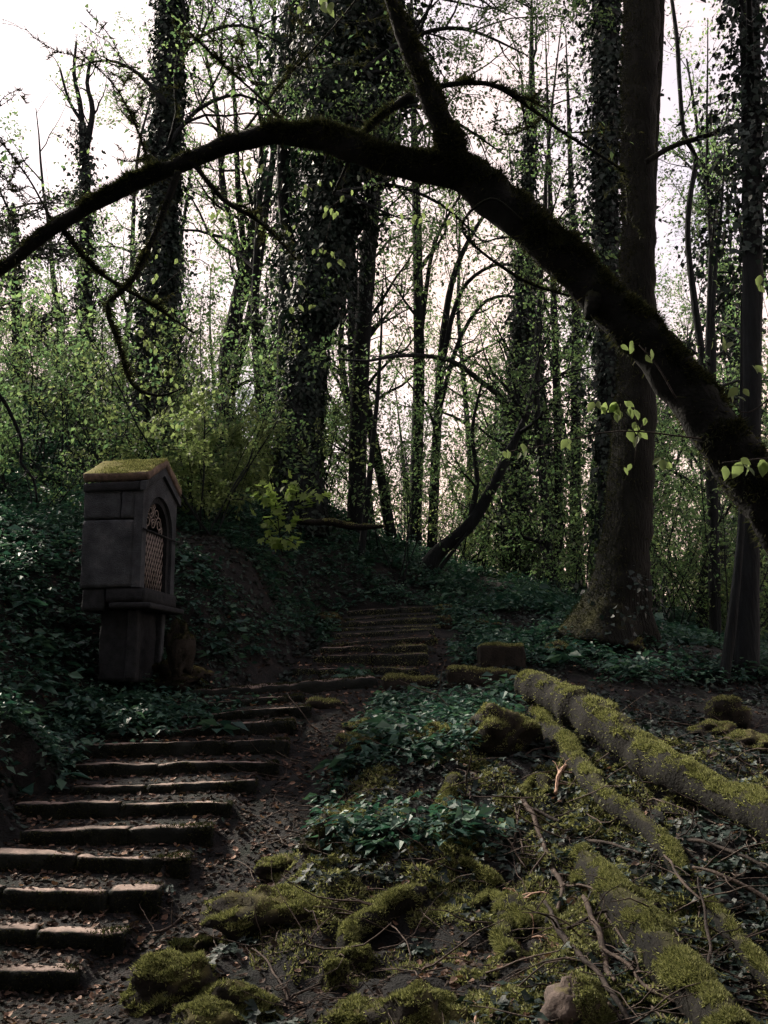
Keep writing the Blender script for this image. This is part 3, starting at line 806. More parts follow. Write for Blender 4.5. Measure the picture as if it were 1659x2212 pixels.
# ------------------------------------------------------------------ logs, roots, sticks lying on the slope
def top_lump(amt, seed, freq=5.0):
    def f(v, dirs, r):
        k = np.clip(dirs[..., 2] + 0.2, 0, 1.2) * (0.5 + 0.5 * fbm(v * freq, 3, seed))
        return v + dirs * (k * amt)[..., None] * np.minimum(1, r / 0.06)[..., None]
    return f
def lie(path, lift=0.0, Yfix=None):
    """Frame positions (px, py, width) of something lying on the slope -> rows x, y, z, radius."""
    out = []
    for i, (x, y, w) in enumerate(path):
        p = hit(x, y + w * 0.45) if Yfix is None else P(x, y, Yfix[i])
        Yd = p[1] - lift
        q = P(x, y, Yd)
        out.append((q[0], q[1], q[2], w / 2 * pxm(Yd, q[2])))
    return np.array(out)
def lying(name, path, seed, label, cat, mat='log', moss=0, sides=14, bump=0.24, step=0.05, lump=0.03, mm='mosstuft', lift=0.0, Yfix=None, group=None, smoothz=True, ln=0.028, mossw=None):
    r = lie(path, lift, Yfix)
    if smoothz and Yfix is None and len(r) > 2:                     # even out the depth so that it lies like one stiff piece
        t = np.arange(len(r)); co = np.polyfit(t, r[:, 1], 2 if len(r) > 3 else 1); yy = np.polyval(co, t)
        for i, (x, y, w) in enumerate(path):
            q = P(x, y, yy[i]); r[i] = (q[0], q[1], q[2], w / 2 * pxm(yy[i], q[2]))
    s = smooth_path(r, step)
    jit = {'log': .016, 'root': .028, 'branch': .022}.get(cat, 0)
    q3 = s[:, :3].copy()
    for c_ in range(3): s[:, c_] += jit * fbm(q3 * 3.1 + 11.0 * c_ + seed, 2, seed + c_)
    s[:, 3] *= 1 + {'log': .13, 'branch': .15}.get(cat, .22) * fbm(q3 * 5.0, 2, seed + 9)
    org = s[len(s) // 2, :3].copy()
    g = Geo()
    tube(g, s[:, :3], np.maximum(s[:, 3], 0.003), sides, bump * (.55 if cat == 'log' else 1), 4.0 if sides > 8 else 14.0, seed, True, top_lump(lump, seed) if lump else None)
    if cat == 'branch' and len(path) > 2:
        rg = np.random.default_rng(seed + 700)
        branches(rg, g, [], s[:, :3], s[:, 3] * .9, [(3 + int(rg.integers(0, 3)), .1, .95, .32, .8, .22, .02, 4), (1, .3, .9, .14, .8, .2, 0, 3)])
    if cat == 'log' and seed == 5:                              # broken side stubs
        rg = np.random.default_rng(seed + 500)
        for q_ in range(4):
            i = int(rg.integers(6, len(s) - 6)); dd = norm(rdirs(rg, 1)[0] + np.array((0, -.3, .5))); r_ = s[i, 3]
            L_ = r_ * (1.15 + .6 * rg.random()); pth = wander(rg, s[i, :3], dd, L_, 3, .15, 0)
            tube(g, pth, np.array([.30, .26, .22, .13]) * r_, 8, .25, 9, seed + q_)
    if moss or cat in ('log', 'root'):
        root = empty(name, tuple(org))
        link('wood', mesh(name, g, M[mat], origin=org), root)
        if moss:
            mo = link('moss', mesh('wood_moss', moss_tufts(g, moss, np.random.default_rng(seed), ln, 0.010, mossw), M[mm], origin=org), root); mo['kind'] = 'stuff'
    else:
        root = link(name, mesh(name, g, M[mat], origin=org), None, tuple(org))
    tag(root, label, cat, group)
    return root
def z6(pts): return [(829.5 + x * .5, 1080 + y * .5, w) for x, y, w in pts]
def z7(pts): return [(x * .5, 1620 + y * .5, w) for x, y, w in pts]
def z8(pts): return [(829.5 + x * .5, 1620 + y * .5, w) for x, y, w in pts]
topw = lambda c, nr: np.clip(nr[:, 2] - 0.42, 0, 1) * np.clip(fbm(c * 4, 3, 2) * 1.9 + 0.5, 0.02, 1.3) + 0.006  # tufts kept to the top so that only the rim looks lit
lying('fallen_log', [(1138, 1482, 58), (1200, 1506, 74), (1270, 1548, 80), (1330, 1590, 80), (1400, 1640, 78), (1490, 1688, 76), (1580, 1732, 76), (1680, 1785, 80), (1800, 1850, 84), (1960, 1940, 84)], 3,
      'long mossy fallen log running from the landing to the right edge', 'log', moss=34000, sides=22, lump=0.03, Yfix=[12.0, 11.45, 10.8, 10.25, 9.7, 9.1, 8.6, 8.0, 7.4, 6.8], group='mossy fallen logs', mossw=topw)
lying('fallen_log', [(1152, 1540, 26), (1180, 1575, 40), (1230, 1625, 44), (1270, 1680, 46), (1320, 1730, 44), (1405, 1800, 40), (1480, 1900, 40), (1560, 2000, 40), (1650, 2100, 40), (1760, 2220, 40)], 4,
      'thinner mossy log with pointed upper end lying below the long one', 'log', moss=24000, sides=20, lump=0.03, lift=0.10, group='mossy fallen logs', mossw=topw)
lying('fallen_log', [(1255, 1845, 30), (1300, 1905, 66), (1350, 1970, 84), (1405, 2045, 92), (1460, 2110, 100), (1540, 2200, 104), (1600, 2280, 108)], 5,
      'broad flat moss-carpeted log in the lower right corner', 'log', moss=42000, sides=24, lump=0.04, group='mossy fallen logs', mossw=lambda c, nr: np.clip(nr[:, 2] + 0.2, 0, 1) * np.clip(fbm(c * 4, 3, 2) * 2.0 + 0.35, 0.01, 1.3))
lying('fallen_log', [(640, 1128, 12), (720, 1130, 16), (780, 1140, 13), (830, 1136, 7)], 6, 'thin mossy log lying level behind the maple sapling', 'log', moss=1500, sides=8, Yfix=[18, 18, 18, 18], lump=0.01, group='mossy fallen logs')
ROOTS = [
    ('thick curved moss-clad root arching at bottom centre', z7([(1480, 880, 22), (1500, 820, 44), (1550, 775, 50), (1640, 735, 52)]) + z8([(60, 665, 50), (120, 635, 44), (190, 610, 26)]), 12000),
    ('short mossy root stub at the top of the tangled slope', z8([(310, 130, 30), (285, 190, 34), (250, 240, 26), (200, 275, 14)]), 4000),
    ('small mossy root spur just right of the root stub', z8([(300, 215, 20), (280, 260, 24), (268, 300, 18)]), 2200),
    ('upright mossy root knob with a dark bent tail', z8([(243, 330, 32), (255, 380, 28), (275, 440, 20), (300, 520, 12)]), 4500),
    ('slim level mossy root right of the root knob', z8([(330, 425, 14), (400, 440, 18), (480, 462, 12)]), 2200),
    ('drooping mossy root below the slim level one', z8([(340, 480, 18), (400, 505, 26), (450, 545, 28), (490, 595, 20)]), 4000),
    ('steep moss-draped root running down to the dead leaves', z8([(478, 630, 24), (510, 700, 36), (520, 780, 38), (512, 850, 36), (545, 905, 24)]), 9000),
    ('forked moss root leaning right toward the dark stub', z8([(530, 665, 30), (580, 700, 40), (625, 740, 40), (640, 790, 22)]), 7000),
    ('little crooked mossy root left of the draped root', z8([(450, 590, 16), (425, 640, 22), (385, 690, 20)]), 2600),
    ('hooked mossy root crest below the curved pale stick', z8([(585, 205, 12), (620, 160, 16), (680, 145, 30), (705, 200, 18)]), 3200),
    ('bright moss spur on the upper end of the broad log', z8([(862, 450, 22), (868, 510, 30), (845, 590, 22)]), 4000),
    ('black upright root stub capped with moss in the branch tangle', z8([(690, 655, 26), (700, 700, 26), (715, 775, 22)]), 1200),
    ('bent bare root loop beside the lowest moss mounds', z7([(868, 960, 9), (875, 920, 11), (910, 885, 12), (955, 870, 8)]), 0),
    ('mossy root running along the bank foot below the shrine', [(330, 1462, 10), (390, 1450, 14), (440, 1478, 14), (470, 1492, 8)], 1500),
]
for i, (lab, path, mo) in enumerate(ROOTS):
    lying('tree_root', path, 30 + i, lab, 'root', moss=mo, sides=14, lump=0.02, step=0.04, group='mossy roots on the slope', lift=0.03, mat='log' if mo else 'stick')
STICKS = [
    ('forked mossy-headed branch standing in the middle of the tangle', [(600, 205, 12), (650, 280, 12), (690, 420, 11), (730, 520, 10), (768, 590, 10), (740, 700, 9)], 'stick', 0.14),
    ('dark branch slanting right from the mossy branch head', [(650, 262, 9), (760, 312, 9), (860, 380, 8), (960, 405, 7), (1110, 452, 5)], 'darkstick', 0.18),
    ('short twig crossing left below the forked branch', [(700, 440, 4), (640, 530, 6), (580, 600, 4)], 'stick', 0.12),
    ('straight thin twig left of the forked branch', [(495, 345, 4), (540, 400, 5), (612, 512, 4)], 'stick', 0.12),
    ('pale vertical twig pair end near the mossy branch head', [(560, 235, 3), (578, 330, 5), (550, 462, 4)], 'stick', 0.10),
    ('second vertical twig beside the vertical pair', [(585, 240, 3), (580, 330, 4), (602, 452, 4)], 'stick', 0.10),
    ('long thin branch crossing over the broad mossy log', [(770, 575, 5), (900, 600, 6), (1000, 670, 6), (1150, 772, 5)], 'stick', 0.28),
    ('branch rising to the right across the broad log', [(790, 762, 8), (920, 705, 7), (1050, 680, 6), (1190, 665, 4)], 'darkstick', 0.26),
    ('heavy dark branch running down to the bottom edge', [(690, 660, 10), (760, 770, 14), (830, 860, 14), (930, 970, 13), (1000, 1070, 13), (1070, 1190, 13)], 'darkstick', 0.2),
    ('broken splintered brown branch beside the heavy dark one', [(860, 640, 12), (890, 690, 14), (920, 800, 16), (950, 940, 15), (1005, 1005, 8)], 'stick', 0.14),
    ('thin curved branch parallel to the splintered one', [(965, 700, 5), (1040, 830, 6), (1100, 960, 5)], 'stick', 0.16),
    ('upper arching branch near the right edge', [(1130, 370, 6), (1300, 390, 8), (1500, 430, 8), (1655, 512, 7)], 'darkstick', 0.3),
    ('arching branch ending at the right edge under another', [(1340, 512, 6), (1450, 530, 9), (1600, 610, 11), (1700, 670, 11)], 'stick', 0.28),
    ('black bare twig standing upright in the lower right corner', [(1370, 560, 4), (1390, 700, 7), (1412, 850, 8), (1382, 1000, 9), (1412, 1190, 9)], 'darkstick', 0.5),
    ('crooked twig joining the black upright twig', [(1240, 782, 4), (1300, 870, 5), (1392, 940, 5)], 'darkstick', 0.4),
    ('long brown branch low across the bottom right', [(940, 840, 8), (1050, 930, 9), (1130, 1020, 9), (1250, 1080, 8), (1400, 1142, 7)], 'stick', 0.2),
    ('dark curved twig near the root knob', [(175, 400, 4), (240, 430, 6), (292, 502, 4)], 'darkstick', 0.08),
    ('crooked pale twig at left edge of the ivy slope', [(112, 325, 3), (70, 380, 4), (66, 440, 4)], 'stick', 0.08),
    ('bright curved stick standing out against the dark log', [(738, 182, 7), (750, 110, 9), (778, 62, 8)], 'paletwig', 0.25),
    ('splayed dead twig on the ivy slope', [(255, 45, 3), (380, 100, 6), (490, 115, 3)], 'stick', 0.1),
    ('dead twig hanging down from the splayed one', [(380, 105, 4), (366, 205, 4)], 'stick', 0.1),
    ('cut dark stick left of the bare boulder', [(640, 970, 9), (700, 1000, 9), (750, 1032, 8)], 'darkstick', 0.1),
    ('pale stick rising from the bottom edge through dead leaves', [(398, 1190, 6), (416, 1080, 7)], 'paletwig', 0.15),
    ('pale vine stem along the thinner log', [(1180, 390, 5), (1230, 480, 6), (1290, 580, 6), (1372, 652, 5)], 'stick', 0.3),
    ('pale peeled bark chunk above the draped root', [(556, 618, 9), (590, 670, 15), (628, 702, 9)], 'paletwig', 0.08),
    ('level forked twig in the shadow under the thinner log', [(1008, 580, 4), (1090, 570, 6), (1172, 565, 4)], 'darkstick', 0.25),
    ('hooked twig on the slope near right edge', [(1568, 285, 3), (1552, 350, 4), (1612, 402, 4)], 'stick', 0.15),
    ('twig with broken tips right of the bare boulder', [(1000, 1020, 5), (1060, 1015, 6), (1140, 1080, 6), (1230, 1184, 6)], 'stick', 0.12),
    ('stick pointing to the bottom edge right of the boulder', [(960, 1090, 7), (990, 1140, 8), (1020, 1190, 8)], 'stick', 0.1),
    ('short pale twig near the foot of the draped root', [(630, 808, 4), (660, 800, 5), (702, 806, 4)], 'paletwig', 0.08),
]
for i, (lab, path, m_, lift) in enumerate(STICKS):
    lying('fallen_branch', z8([(x, y, w * 0.95) for x, y, w in path]), 70 + i, lab, 'branch', mat=m_, sides=7, bump=0.16, step=0.05, lump=0, lift=lift, group='dead branches on the slope')
for i, (lab, path, m_, lift) in enumerate([
    ('dead stick across the dirt track near the lowest steps', [(640, 800, 5), (720, 770, 7), (805, 705, 5)], 'stick', 0.05),
    ('bent twig among moss near bottom centre', [(1090, 860, 3), (1160, 920, 5), (1205, 985, 5), (1240, 1085, 5)], 'stick', 0.08),
    ('twig lying between the moss domes at bottom edge', [(1258, 1072, 5), (1390, 1012, 6)], 'stick', 0.08),
    ('thin twig rising from the flat moss pad', [(945, 875, 3), (920, 800, 3)], 'stick', 0.1)]):
    lying('fallen_branch', z7(path), 120 + i, lab, 'branch', mat=m_, sides=6, bump=0.16, step=0.05, lump=0, lift=lift, group='dead branches on the slope')

# ------------------------------------------------------------------ trees
def leaves_on(rng, tips, per_m, size, tmpl, spread=0.08, droop=0.5, maxn=None):
    pos, dr, nm = [], [], []
    for pth in tips:
        L = np.linalg.norm(pth[-1] - pth[0])
        n = rng.poisson(max(0.2, per_m * L))
        if n == 0: continue
        f = rng.random(n) * (len(pth) - 1.001); i = f.astype(int); k = (f - i)[:, None]
        pos.append(pth[i] * (1 - k) + pth[i + 1] * k + rng.normal(0, spread, (n, 3)))
        dr.append(norm(pth[i + 1] - pth[i]) + rdirs(rng, n) * 0.9 + np.array((0, 0, -droop)))
        nm.append(np.array((0, 0, 1.0)) + rdirs(rng, n) * 0.9)
    g = Geo()
    if not pos: return g
    pos = np.concatenate(pos); dr = np.concatenate(dr); nm = np.concatenate(nm)
    if maxn and len(pos) > maxn:
        s = rng.choice(len(pos), maxn, replace=False); pos, dr, nm = pos[s], dr[s], nm[s]
    scatter(g, pos, dr, nm, size * (0.6 + 0.8 * rng.random(len(pos))), tmpl)
    return g
def ivy_on(rng, path, rad, t0, t1, density, size, halo, clumps=0, clump_r=0.35, tmpl=IVY4, cl_n=40):
    """Ivy sheathing a trunk: leaves close to the bark plus clumps standing off it."""
    L = np.sum(np.linalg.norm(np.diff(path, axis=0), axis=1)) * (t1 - t0)
    n = int(density * L)
    t = t0 + (t1 - t0) * rng.random(n)
    f = t * (len(path) - 1.001); i = f.astype(int); k = (f - i)[:, None]
    c = path[i] * (1 - k) + path[i + 1] * k; r = (rad[i] * (1 - k[:, 0]) + rad[i + 1] * k[:, 0])
    a = rng.random(n) * 2 * math.pi
    o = np.stack([np.cos(a), np.sin(a), 0 * a], 1)
    gap = fbm(np.stack([np.cos(a) * 2, np.sin(a) * 2, c[:, 2] * 1.1], 1), 2, 3)
    rr = r * 0.98 + halo * np.abs(rng.normal(0, 0.55, n)) * np.clip(0.6 + gap, 0.1, 1.5)
    ok = gap > rng.uniform(-.75, -.25, n); c, r, a, o, rr = c[ok], r[ok], a[ok], o[ok], rr[ok]; n = len(c)
    pos = c + o * rr[:, None]
    dr = o * 0.5 + np.array((0, 0, -0.9)) + rdirs(rng, n) * 0.5; nm = o + rdirs(rng, n) * 0.6
    P_, D_, N_ = [pos], [dr], [nm]
    for q in range(clumps):
        t = t0 + (t1 - t0) * rng.random()
        p, d, r = at_t(path, rad, min(t, .999)); a = rng.random() * 2 * math.pi
        o = np.array((math.cos(a), math.sin(a), rng.normal(0, .3)))
        cpos = p + o * (r + halo * (0.3 + 1.1 * rng.random()))
        m = rng.integers(cl_n // 2, cl_n * 3 // 2)
        P_.append(cpos + rng.normal(0, clump_r * (0.5 + 0.5 * rng.random()), (m, 3)) * np.array((1, 1, 1.3)))
        D_.append(o * 0.5 + np.array((0, 0, -0.7)) + rdirs(rng, m) * 0.7); N_.append(o + np.array((0, 0, .6)) + rdirs(rng, m) * 0.7)
    g = Geo(); pos = np.concatenate(P_)
    scatter(g, pos, np.concatenate(D_), np.concatenate(N_), size * (0.4 + 1.2 * rng.random(len(pos)) ** 1.6), tmpl)
    return g

def hero(name, path, Y, label, seed, mat='bark', sides=12, bump=0.10, step=0.25, ext=4.0, lean=(0, 0), ivy=None, spec=None, leaf=None, limbs=(), sink=0.4, cat='tree', tufts=0, tuftmat='darkmoss', group=None, flare=0.0, bt=(0.45, 1.0), leafsize=0.08, leafd=10, maxleaf=14000, base=None, tuftw=None, lump=0.0, bfreq=2.2, lobes=0.0):
    """A tree from the frame positions (bottom to top, with widths) of its trunk at distance Y."""
    rng = np.random.default_rng(seed)
    Yl = [Y] * len(path) if np.isscalar(Y) else list(Y)
    rows = []
    for (x, y, w), yy in zip(path, Yl):
        q = P(x, y, yy); rows.append((q[0], q[1], q[2], w / 2 * pxm(yy, q[2])))
    if base is not None: rows = list(base) + rows
    b = rows[0]; gz_ = zat(b[0], b[1])
    if base is None:
        dn = np.array(rows[0][:3]) - np.array(rows[1][:3]); 
        if b[2] > gz_ - 0.1:
            rows = [(b[0] + dn[0] / max(1e-3, -dn[2]) * (b[2] - gz_ + sink) * 0.5, b[1], gz_ - sink, b[3] * 1.12)] + rows
        gz_ = zat(rows[0][0], rows[0][1])
    top = np.array(rows[-1][:3]); up = norm(top - np.array(rows[-2][:3]))
    if ext > 0:
        r_ = rows[-1][3]
        for k in (0.4, 0.75, 1.0):
            e = top + (up * 0.6 + np.array((lean[0], lean[1], 0.6))) * ext * k
            rows.append((e[0], e[1], e[2], r_ * (1 - 0.85 * k)))
    s = smooth_path(rows, step)
    if flare:
        hh = s[:, 2] - gz_
        s[:, 3] *= 1 + flare * np.exp(-np.clip(hh, 0, 9) / 0.35)
    org = np.array((rows[0][0], rows[0][1], gz_))
    root = empty(name, tuple(org))
    g = Geo(); tips = []
    def lobed(v, dirs, r):
        hgt = np.clip(v[..., 2] - gz_, 0, 50); an = np.arctan2(dirs[..., 1], dirs[..., 0])
        lob = 0.5 + 0.5 * np.cos(4 * an + 0.8 + 0.5 * np.sin(2 * an))
        fl = 0.075 * (lob - .4) * np.exp(-hgt / 5.0) + lobes * lob * np.exp(-hgt / 0.45) + 2.0 * lobes * np.exp(-hgt / 0.55) * np.clip(-dirs[..., 0] * .85 - dirs[..., 1] * .35, 0, 1) ** 3
        return v + dirs * (fl * r / np.clip(r, .2, 9) * .42)[..., None]
    tube(g, s[:, :3], s[:, 3], sides, bump, bfreq, seed, True, lobed if lobes else (top_lump(lump, seed) if lump else None))
    gtr = Geo(); v_, t_, q_ = g.arrays(); gtr.add(v_, t_, q_)
    for lp in limbs:
        lw = lp.get('w'); pts = []
        lY = lp.get('Y', Yl[-1]); lY = [lY] * len(lp['p']) if np.isscalar(lY) else lY
        for (x, y, w), yy in zip(lp['p'], lY):
            q = P(x, y, yy); pts.append((q[0], q[1], q[2], w / 2 * pxm(yy, q[2])))
        if lp.get('sink'):
            e = np.array(pts[-1][:3]); dd = norm(e - np.array(pts[-2][:3])); e2 = e + dd * lp['sink']
            pts.append((e2[0], e2[1], min(e2[2], zat(e2[0], e2[1]) - 0.12), pts[-1][3] * 0.45))
        ls = smooth_path(pts, lp.get('step', step))
        tube(g, ls[:, :3], ls[:, 3], lp.get('sides', 8), lp.get('bump', bump), bfreq, seed + 3, True, top_lump(lump * .8, seed) if lump else None)
        tips.append(ls[len(ls) // 2:, :3])
        if lp.get('spec'): branches(rng, g, tips, ls[:, :3], ls[:, 3], lp['spec'])
        if lp.get('moss'): gtr = g
    if spec:
        i0 = int(bt[0] * (len(s) - 1)); i1 = max(i0 + 3, int(bt[1] * (len(s) - 1)))
        branches(rng, g, tips, s[i0:i1 + 1, :3], s[i0:i1 + 1, 3], spec)
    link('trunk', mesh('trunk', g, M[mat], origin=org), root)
    if leaf and tips:
        lg = leaves_on(rng, tips, leafd, leafsize, LEAF4, maxn=maxleaf)
        if lg.n: 
            c = link('crown', mesh('crown', lg, M[leaf], origin=org), root); c['kind'] = 'stuff'
    if ivy:
        ig = Geo()
        for iv in (ivy if isinstance(ivy, list) else [ivy]):
            a = ivy_on(rng, s[:, :3], s[:, 3], **iv); v_, t_, q_ = a.arrays(); ig.add(v_, t_, q_)
        c = link('ivy', mesh('ivy', ig, M['ivy'], origin=org), root); c['kind'] = 'stuff'
    if tufts:
        mo = link('moss', mesh('trunk_moss', moss_tufts(gtr, tufts, rng, 0.05, 0.011, tuftw, 0.3), M[tuftmat], origin=org), root); mo['kind'] = 'stuff'
    tag(root, label, cat, group)
    return root

SP1 = [(9, 0, 1, 3.0, 0.9, 0.18, 0.05, 5), (5, .2, 1, 1.3, 0.8, 0.2, 0.04, 4), (4, .2, 1, 0.6, 0.8, 0.25, 0.0, 3)]
# the great leaning arch
arch_tw = lambda c, nr: np.clip(nr[:, 2] + 0.45, 0.06, 1) * np.clip(fbm(c * 3.5, 3, 6) * 1.6 + 0.6, 0.03, 1.4)
L1 = [(1010, 375, 96), (930, 366, 78), (850, 350, 72), (760, 322, 70), (690, 297, 64), (600, 293, 52), (520, 307, 50), (440, 336, 45), (360, 370, 43), (280, 405, 41), (200, 445, 39), (120, 492, 37), (50, 547, 35), (-40, 615, 33), (-160, 700, 28), (-300, 780, 20)]
U1 = [(985, 372, 80), (965, 300, 64), (935, 230, 52), (905, 160, 46), (875, 90, 43), (850, 20, 39), (830, -50, 35), (800, -220, 28), (780, -420, 20)]
TW = [(6, .1, 1, 0.9, 0.9, 0.2, 0.0, 4), (3, .2, 1, 0.4, 0.8, .25, 0, 3)]
L1 = [(x, y, max(w - 13, 16)) for x, y, w in L1]; U1 = [(x, y, max(w - 10, 14)) for x, y, w in U1]
leaning = hero('leaning_tree', [(1780, 1255, 132), (1640, 1062, 114), (1530, 912, 100), (1420, 772, 92), (1310, 652, 88), (1200, 547, 82), (1100, 457, 80), (1020, 388, 74), (975, 352, 52)], [7.2, 7.2, 7.25, 7.3, 7.35, 7.4, 7.45, 7.5, 7.55],
     'huge moss-shaggy leaning tree arching over the stairs from the right edge', 5, mat='mossbark', sides=30, bump=0.17, step=0.05, ext=0, lump=0.045, bfreq=4.5,
     base=[(5.2, 7.2, -2.2, 0.36), (4.6, 7.2, -1.2, 0.30), (4.0, 7.2, -0.3, 0.25)],
     limbs=[dict(p=L1, Y=[7.5 + 0.06 * i for i in range(16)], sides=18, step=0.06), dict(p=U1, Y=[7.5, 7.45, 7.4, 7.35, 7.3, 7.25, 7.2, 7.1, 7.0], sides=14, step=0.06, moss=True),
            dict(p=[(920, 200, 16), (955, 186, 11), (1050, 181, 10), (1120, 215, 9), (1200, 275, 8), (1290, 332, 6), (1350, 372, 4)], Y=7.6, sides=6, bump=0.05, spec=TW),
            dict(p=[(385, 372, 16), (345, 480, 13), (290, 600, 11), (234, 662, 11), (255, 740, 8), (285, 830, 6), (345, 855, 5), (395, 838, 3)], Y=7.9, sides=7, bump=0.08, spec=[(4, .2, 1, .5, .8, .25, 0, 3)]),
            dict(p=[(130, 492, 10), (210, 585, 8), (330, 660, 6), (420, 720, 3)], Y=8.2, sides=5, bump=0.05, spec=[(4, .2, 1, .5, .8, .25, 0, 3)]),
            dict(p=[(415, 350, 10), (480, 430, 9), (560, 480, 7), (640, 560, 4)], Y=7.9, sides=5, bump=0.05, spec=[(4, .2, 1, .5, .8, .25, 0, 3)]),
            dict(p=[(890, 210, 26), (840, 240, 16), (780, 300, 10), (720, 420, 5)], Y=7.7, sides=6, bump=0.05),
            dict(p=[(640, 300, 6), (560, 210, 5), (470, 130, 4), (400, 60, 3)], Y=8.0, sides=5, bump=0.05, spec=TW),
            dict(p=[(500, 320, 6), (600, 190, 5), (720, 60, 4), (800, -40, 3)], Y=8.1, sides=5, bump=0.05, spec=TW),
            dict(p=[(1130, 480, 7), (1060, 430, 6), (1000, 500, 5), (1120, 600, 6), (1230, 640, 4)], Y=7.3, sides=5, bump=0.05),
            dict(p=[(330, 388, 6), (300, 290, 5), (250, 190, 3), (180, 120, 2)], Y=8.1, sides=5, bump=0.05, spec=TW),
            dict(p=[(1150, 500, 34), (1175, 470, 22), (1185, 455, 12)], Y=7.4, sides=8, step=.05, bump=.2), dict(p=[(1290, 640, 40), (1275, 672, 24), (1272, 690, 14)], Y=7.25, sides=8, step=.05, bump=.2), dict(p=[(600, 292, 20), (585, 265, 14), (580, 250, 8)], Y=7.8, sides=7, step=.05, bump=.2), dict(p=[(1450, 800, 40), (1480, 790, 26), (1495, 780, 12)], Y=7.2, sides=8, step=.05, bump=.2),
            dict(p=[(120, 495, 5), (70, 400, 4), (20, 330, 3), (-40, 260, 2)], Y=8.3, sides=5, bump=0.05, spec=TW)],
     leaf='spring', leafd=2.2, leafsize=0.06, maxleaf=900, tufts=110000, tuftw=arch_tw)
# big mossy trunk on the right bank
hero('mossy_tree', [(1322, 1400, 140), (1332, 1330, 122), (1344, 1250, 106), (1356, 1150, 98), (1366, 1000, 92), (1376, 800, 80), (1379, 600, 72), (1379, 400, 70), (1381, 200, 74), (1387, 0, 76), (1390, -120, 70)], 16.0,
     'tall straight moss-covered tree with flaring foot on the right bank', 21, mat='trunkmoss', sides=40, bump=0.11, step=0.10, lobes=0.5, bfreq=3.2, ext=6, spec=SP1, bt=(.7, 1), leaf='spring', leafd=8, maxleaf=9000, tufts=26000, flare=0.06, ivy=[dict(t0=0, t1=.05, density=260, size=.08, halo=.2, clumps=8, clump_r=.15)],
     tuftw=lambda c, nr: np.clip(-nr[:, 0] * 0.8 + 0.35, 0.05, 1),
     limbs=[dict(p=[(1398, 560, 30), (1408, 300, 30), (1418, 100, 30), (1425, -100, 26)], Y=16.1, sides=9),
            dict(p=[(1395, 350, 14), (1450, 318, 12), (1510, 298, 12), (1590, 275, 10), (1700, 250, 8)], Y=15.6, sides=6, spec=TW)])
IVD = dict(t0=.0, t1=1.0, density=520, size=0.10, halo=0.22, clumps=60, clump_r=0.22)
hero('ivy_tree', [(1322, 1230, 58), (1318, 1000, 54), (1314, 700, 52), (1310, 400, 50), (1310, 100, 48), (1310, -100, 46)], 19.5, 'dark ivy-clad tree close behind the tall mossy tree', 22, sides=12, ext=6, ivy=[IVD, dict(t0=.35, t1=1, density=250, size=0.11, halo=.5, clumps=90, clump_r=.3)], spec=SP1, bt=(.6, 1), leaf='spring', leafd=6)
hero('ivy_tree', [(318, 1060, 74), (322, 950, 70), (332, 800, 66), (342, 600, 64), (352, 400, 60), (363, 200, 56), (372, 0, 52), (378, -150, 46)], 20.0, 'tall straight ivy-clad trunk behind the shrine roof', 23, sides=14, ext=7,
     ivy=[dict(t0=.02, t1=.62, density=1500, size=0.085, halo=0.16, clumps=90, clump_r=0.2), dict(t0=.6, t1=1, density=160, size=0.09, halo=0.18, clumps=16, clump_r=.25)], spec=SP1, bt=(.55, 1), leaf='spring', leafd=14, maxleaf=14000,
     limbs=[dict(p=[(366, 160, 14), (430, 80, 10), (520, 55, 7), (610, 95, 3)], Y=19.5, sides=6, spec=SP1), dict(p=[(358, 320, 14), (430, 235, 10), (520, 205, 7), (600, 245, 3)], Y=19.5, sides=6, spec=SP1), dict(p=[(362, 230, 12), (300, 160, 9), (230, 130, 6), (150, 150, 3)], Y=19.5, sides=6, spec=SP1[1:])])
hero('ivy_tree', [(640, 1090, 130), (643, 1020, 100), (650, 920, 88), (662, 800, 80), (684, 650, 78), (710, 480, 80), (738, 300, 80), (758, 120, 78), (775, -60, 74)], 21.0, 'massive dark ivy-smothered tree at picture centre behind the maple sapling', 24, sides=16, ext=8,
     ivy=[dict(t0=.0, t1=.95, density=1700, size=0.09, halo=0.14, clumps=30, clump_r=.18), dict(t0=.2, t1=.42, density=900, size=0.10, halo=0.42, clumps=150, clump_r=.28, cl_n=50), dict(t0=.38, t1=.72, density=1500, size=0.11, halo=0.95, clumps=430, clump_r=.34, cl_n=70)], spec=SP1, bt=(.5, 1), leaf='spring', leafd=15, maxleaf=20000,
     limbs=[dict(p=[(765, 170, 16), (880, 85, 11), (1000, 62, 8), (1140, 120, 3)], Y=19.5, sides=6, spec=SP1), dict(p=[(775, 60, 14), (900, -20, 10), (1040, -30, 7), (1150, 20, 3)], Y=19.5, sides=6, spec=SP1), dict(p=[(750, 260, 16), (880, 228, 11), (980, 262, 8), (1090, 335, 3)], Y=19.5, sides=6, spec=SP1), dict(p=[(720, 420, 14), (840, 400, 10), (950, 440, 7), (1040, 520, 3)], Y=19.5, sides=6, spec=SP1),
            dict(p=[(700, 560, 40), (780, 470, 34), (830, 330, 28), (850, 150, 22), (860, -50, 18)], Y=21.2, sides=8), dict(p=[(690, 640, 26), (620, 500, 24), (610, 300, 22), (625, 100, 20), (640, -60, 16)], Y=21.2, sides=8)])
hero('slim_ivy_tree', [(610, 960, 34), (612, 800, 30), (618, 600, 30), (622, 400, 28), (624, 200, 26), (630, -60, 22)], 23.0, 'slimmer ivy-covered tree just left of the massive central one', 25, sides=8, ext=5, ivy=dict(t0=.3, t1=1, density=300, size=0.10, halo=.3, clumps=70, clump_r=.26), spec=SP1, bt=(.5, 1), leaf='spring', leafd=8)
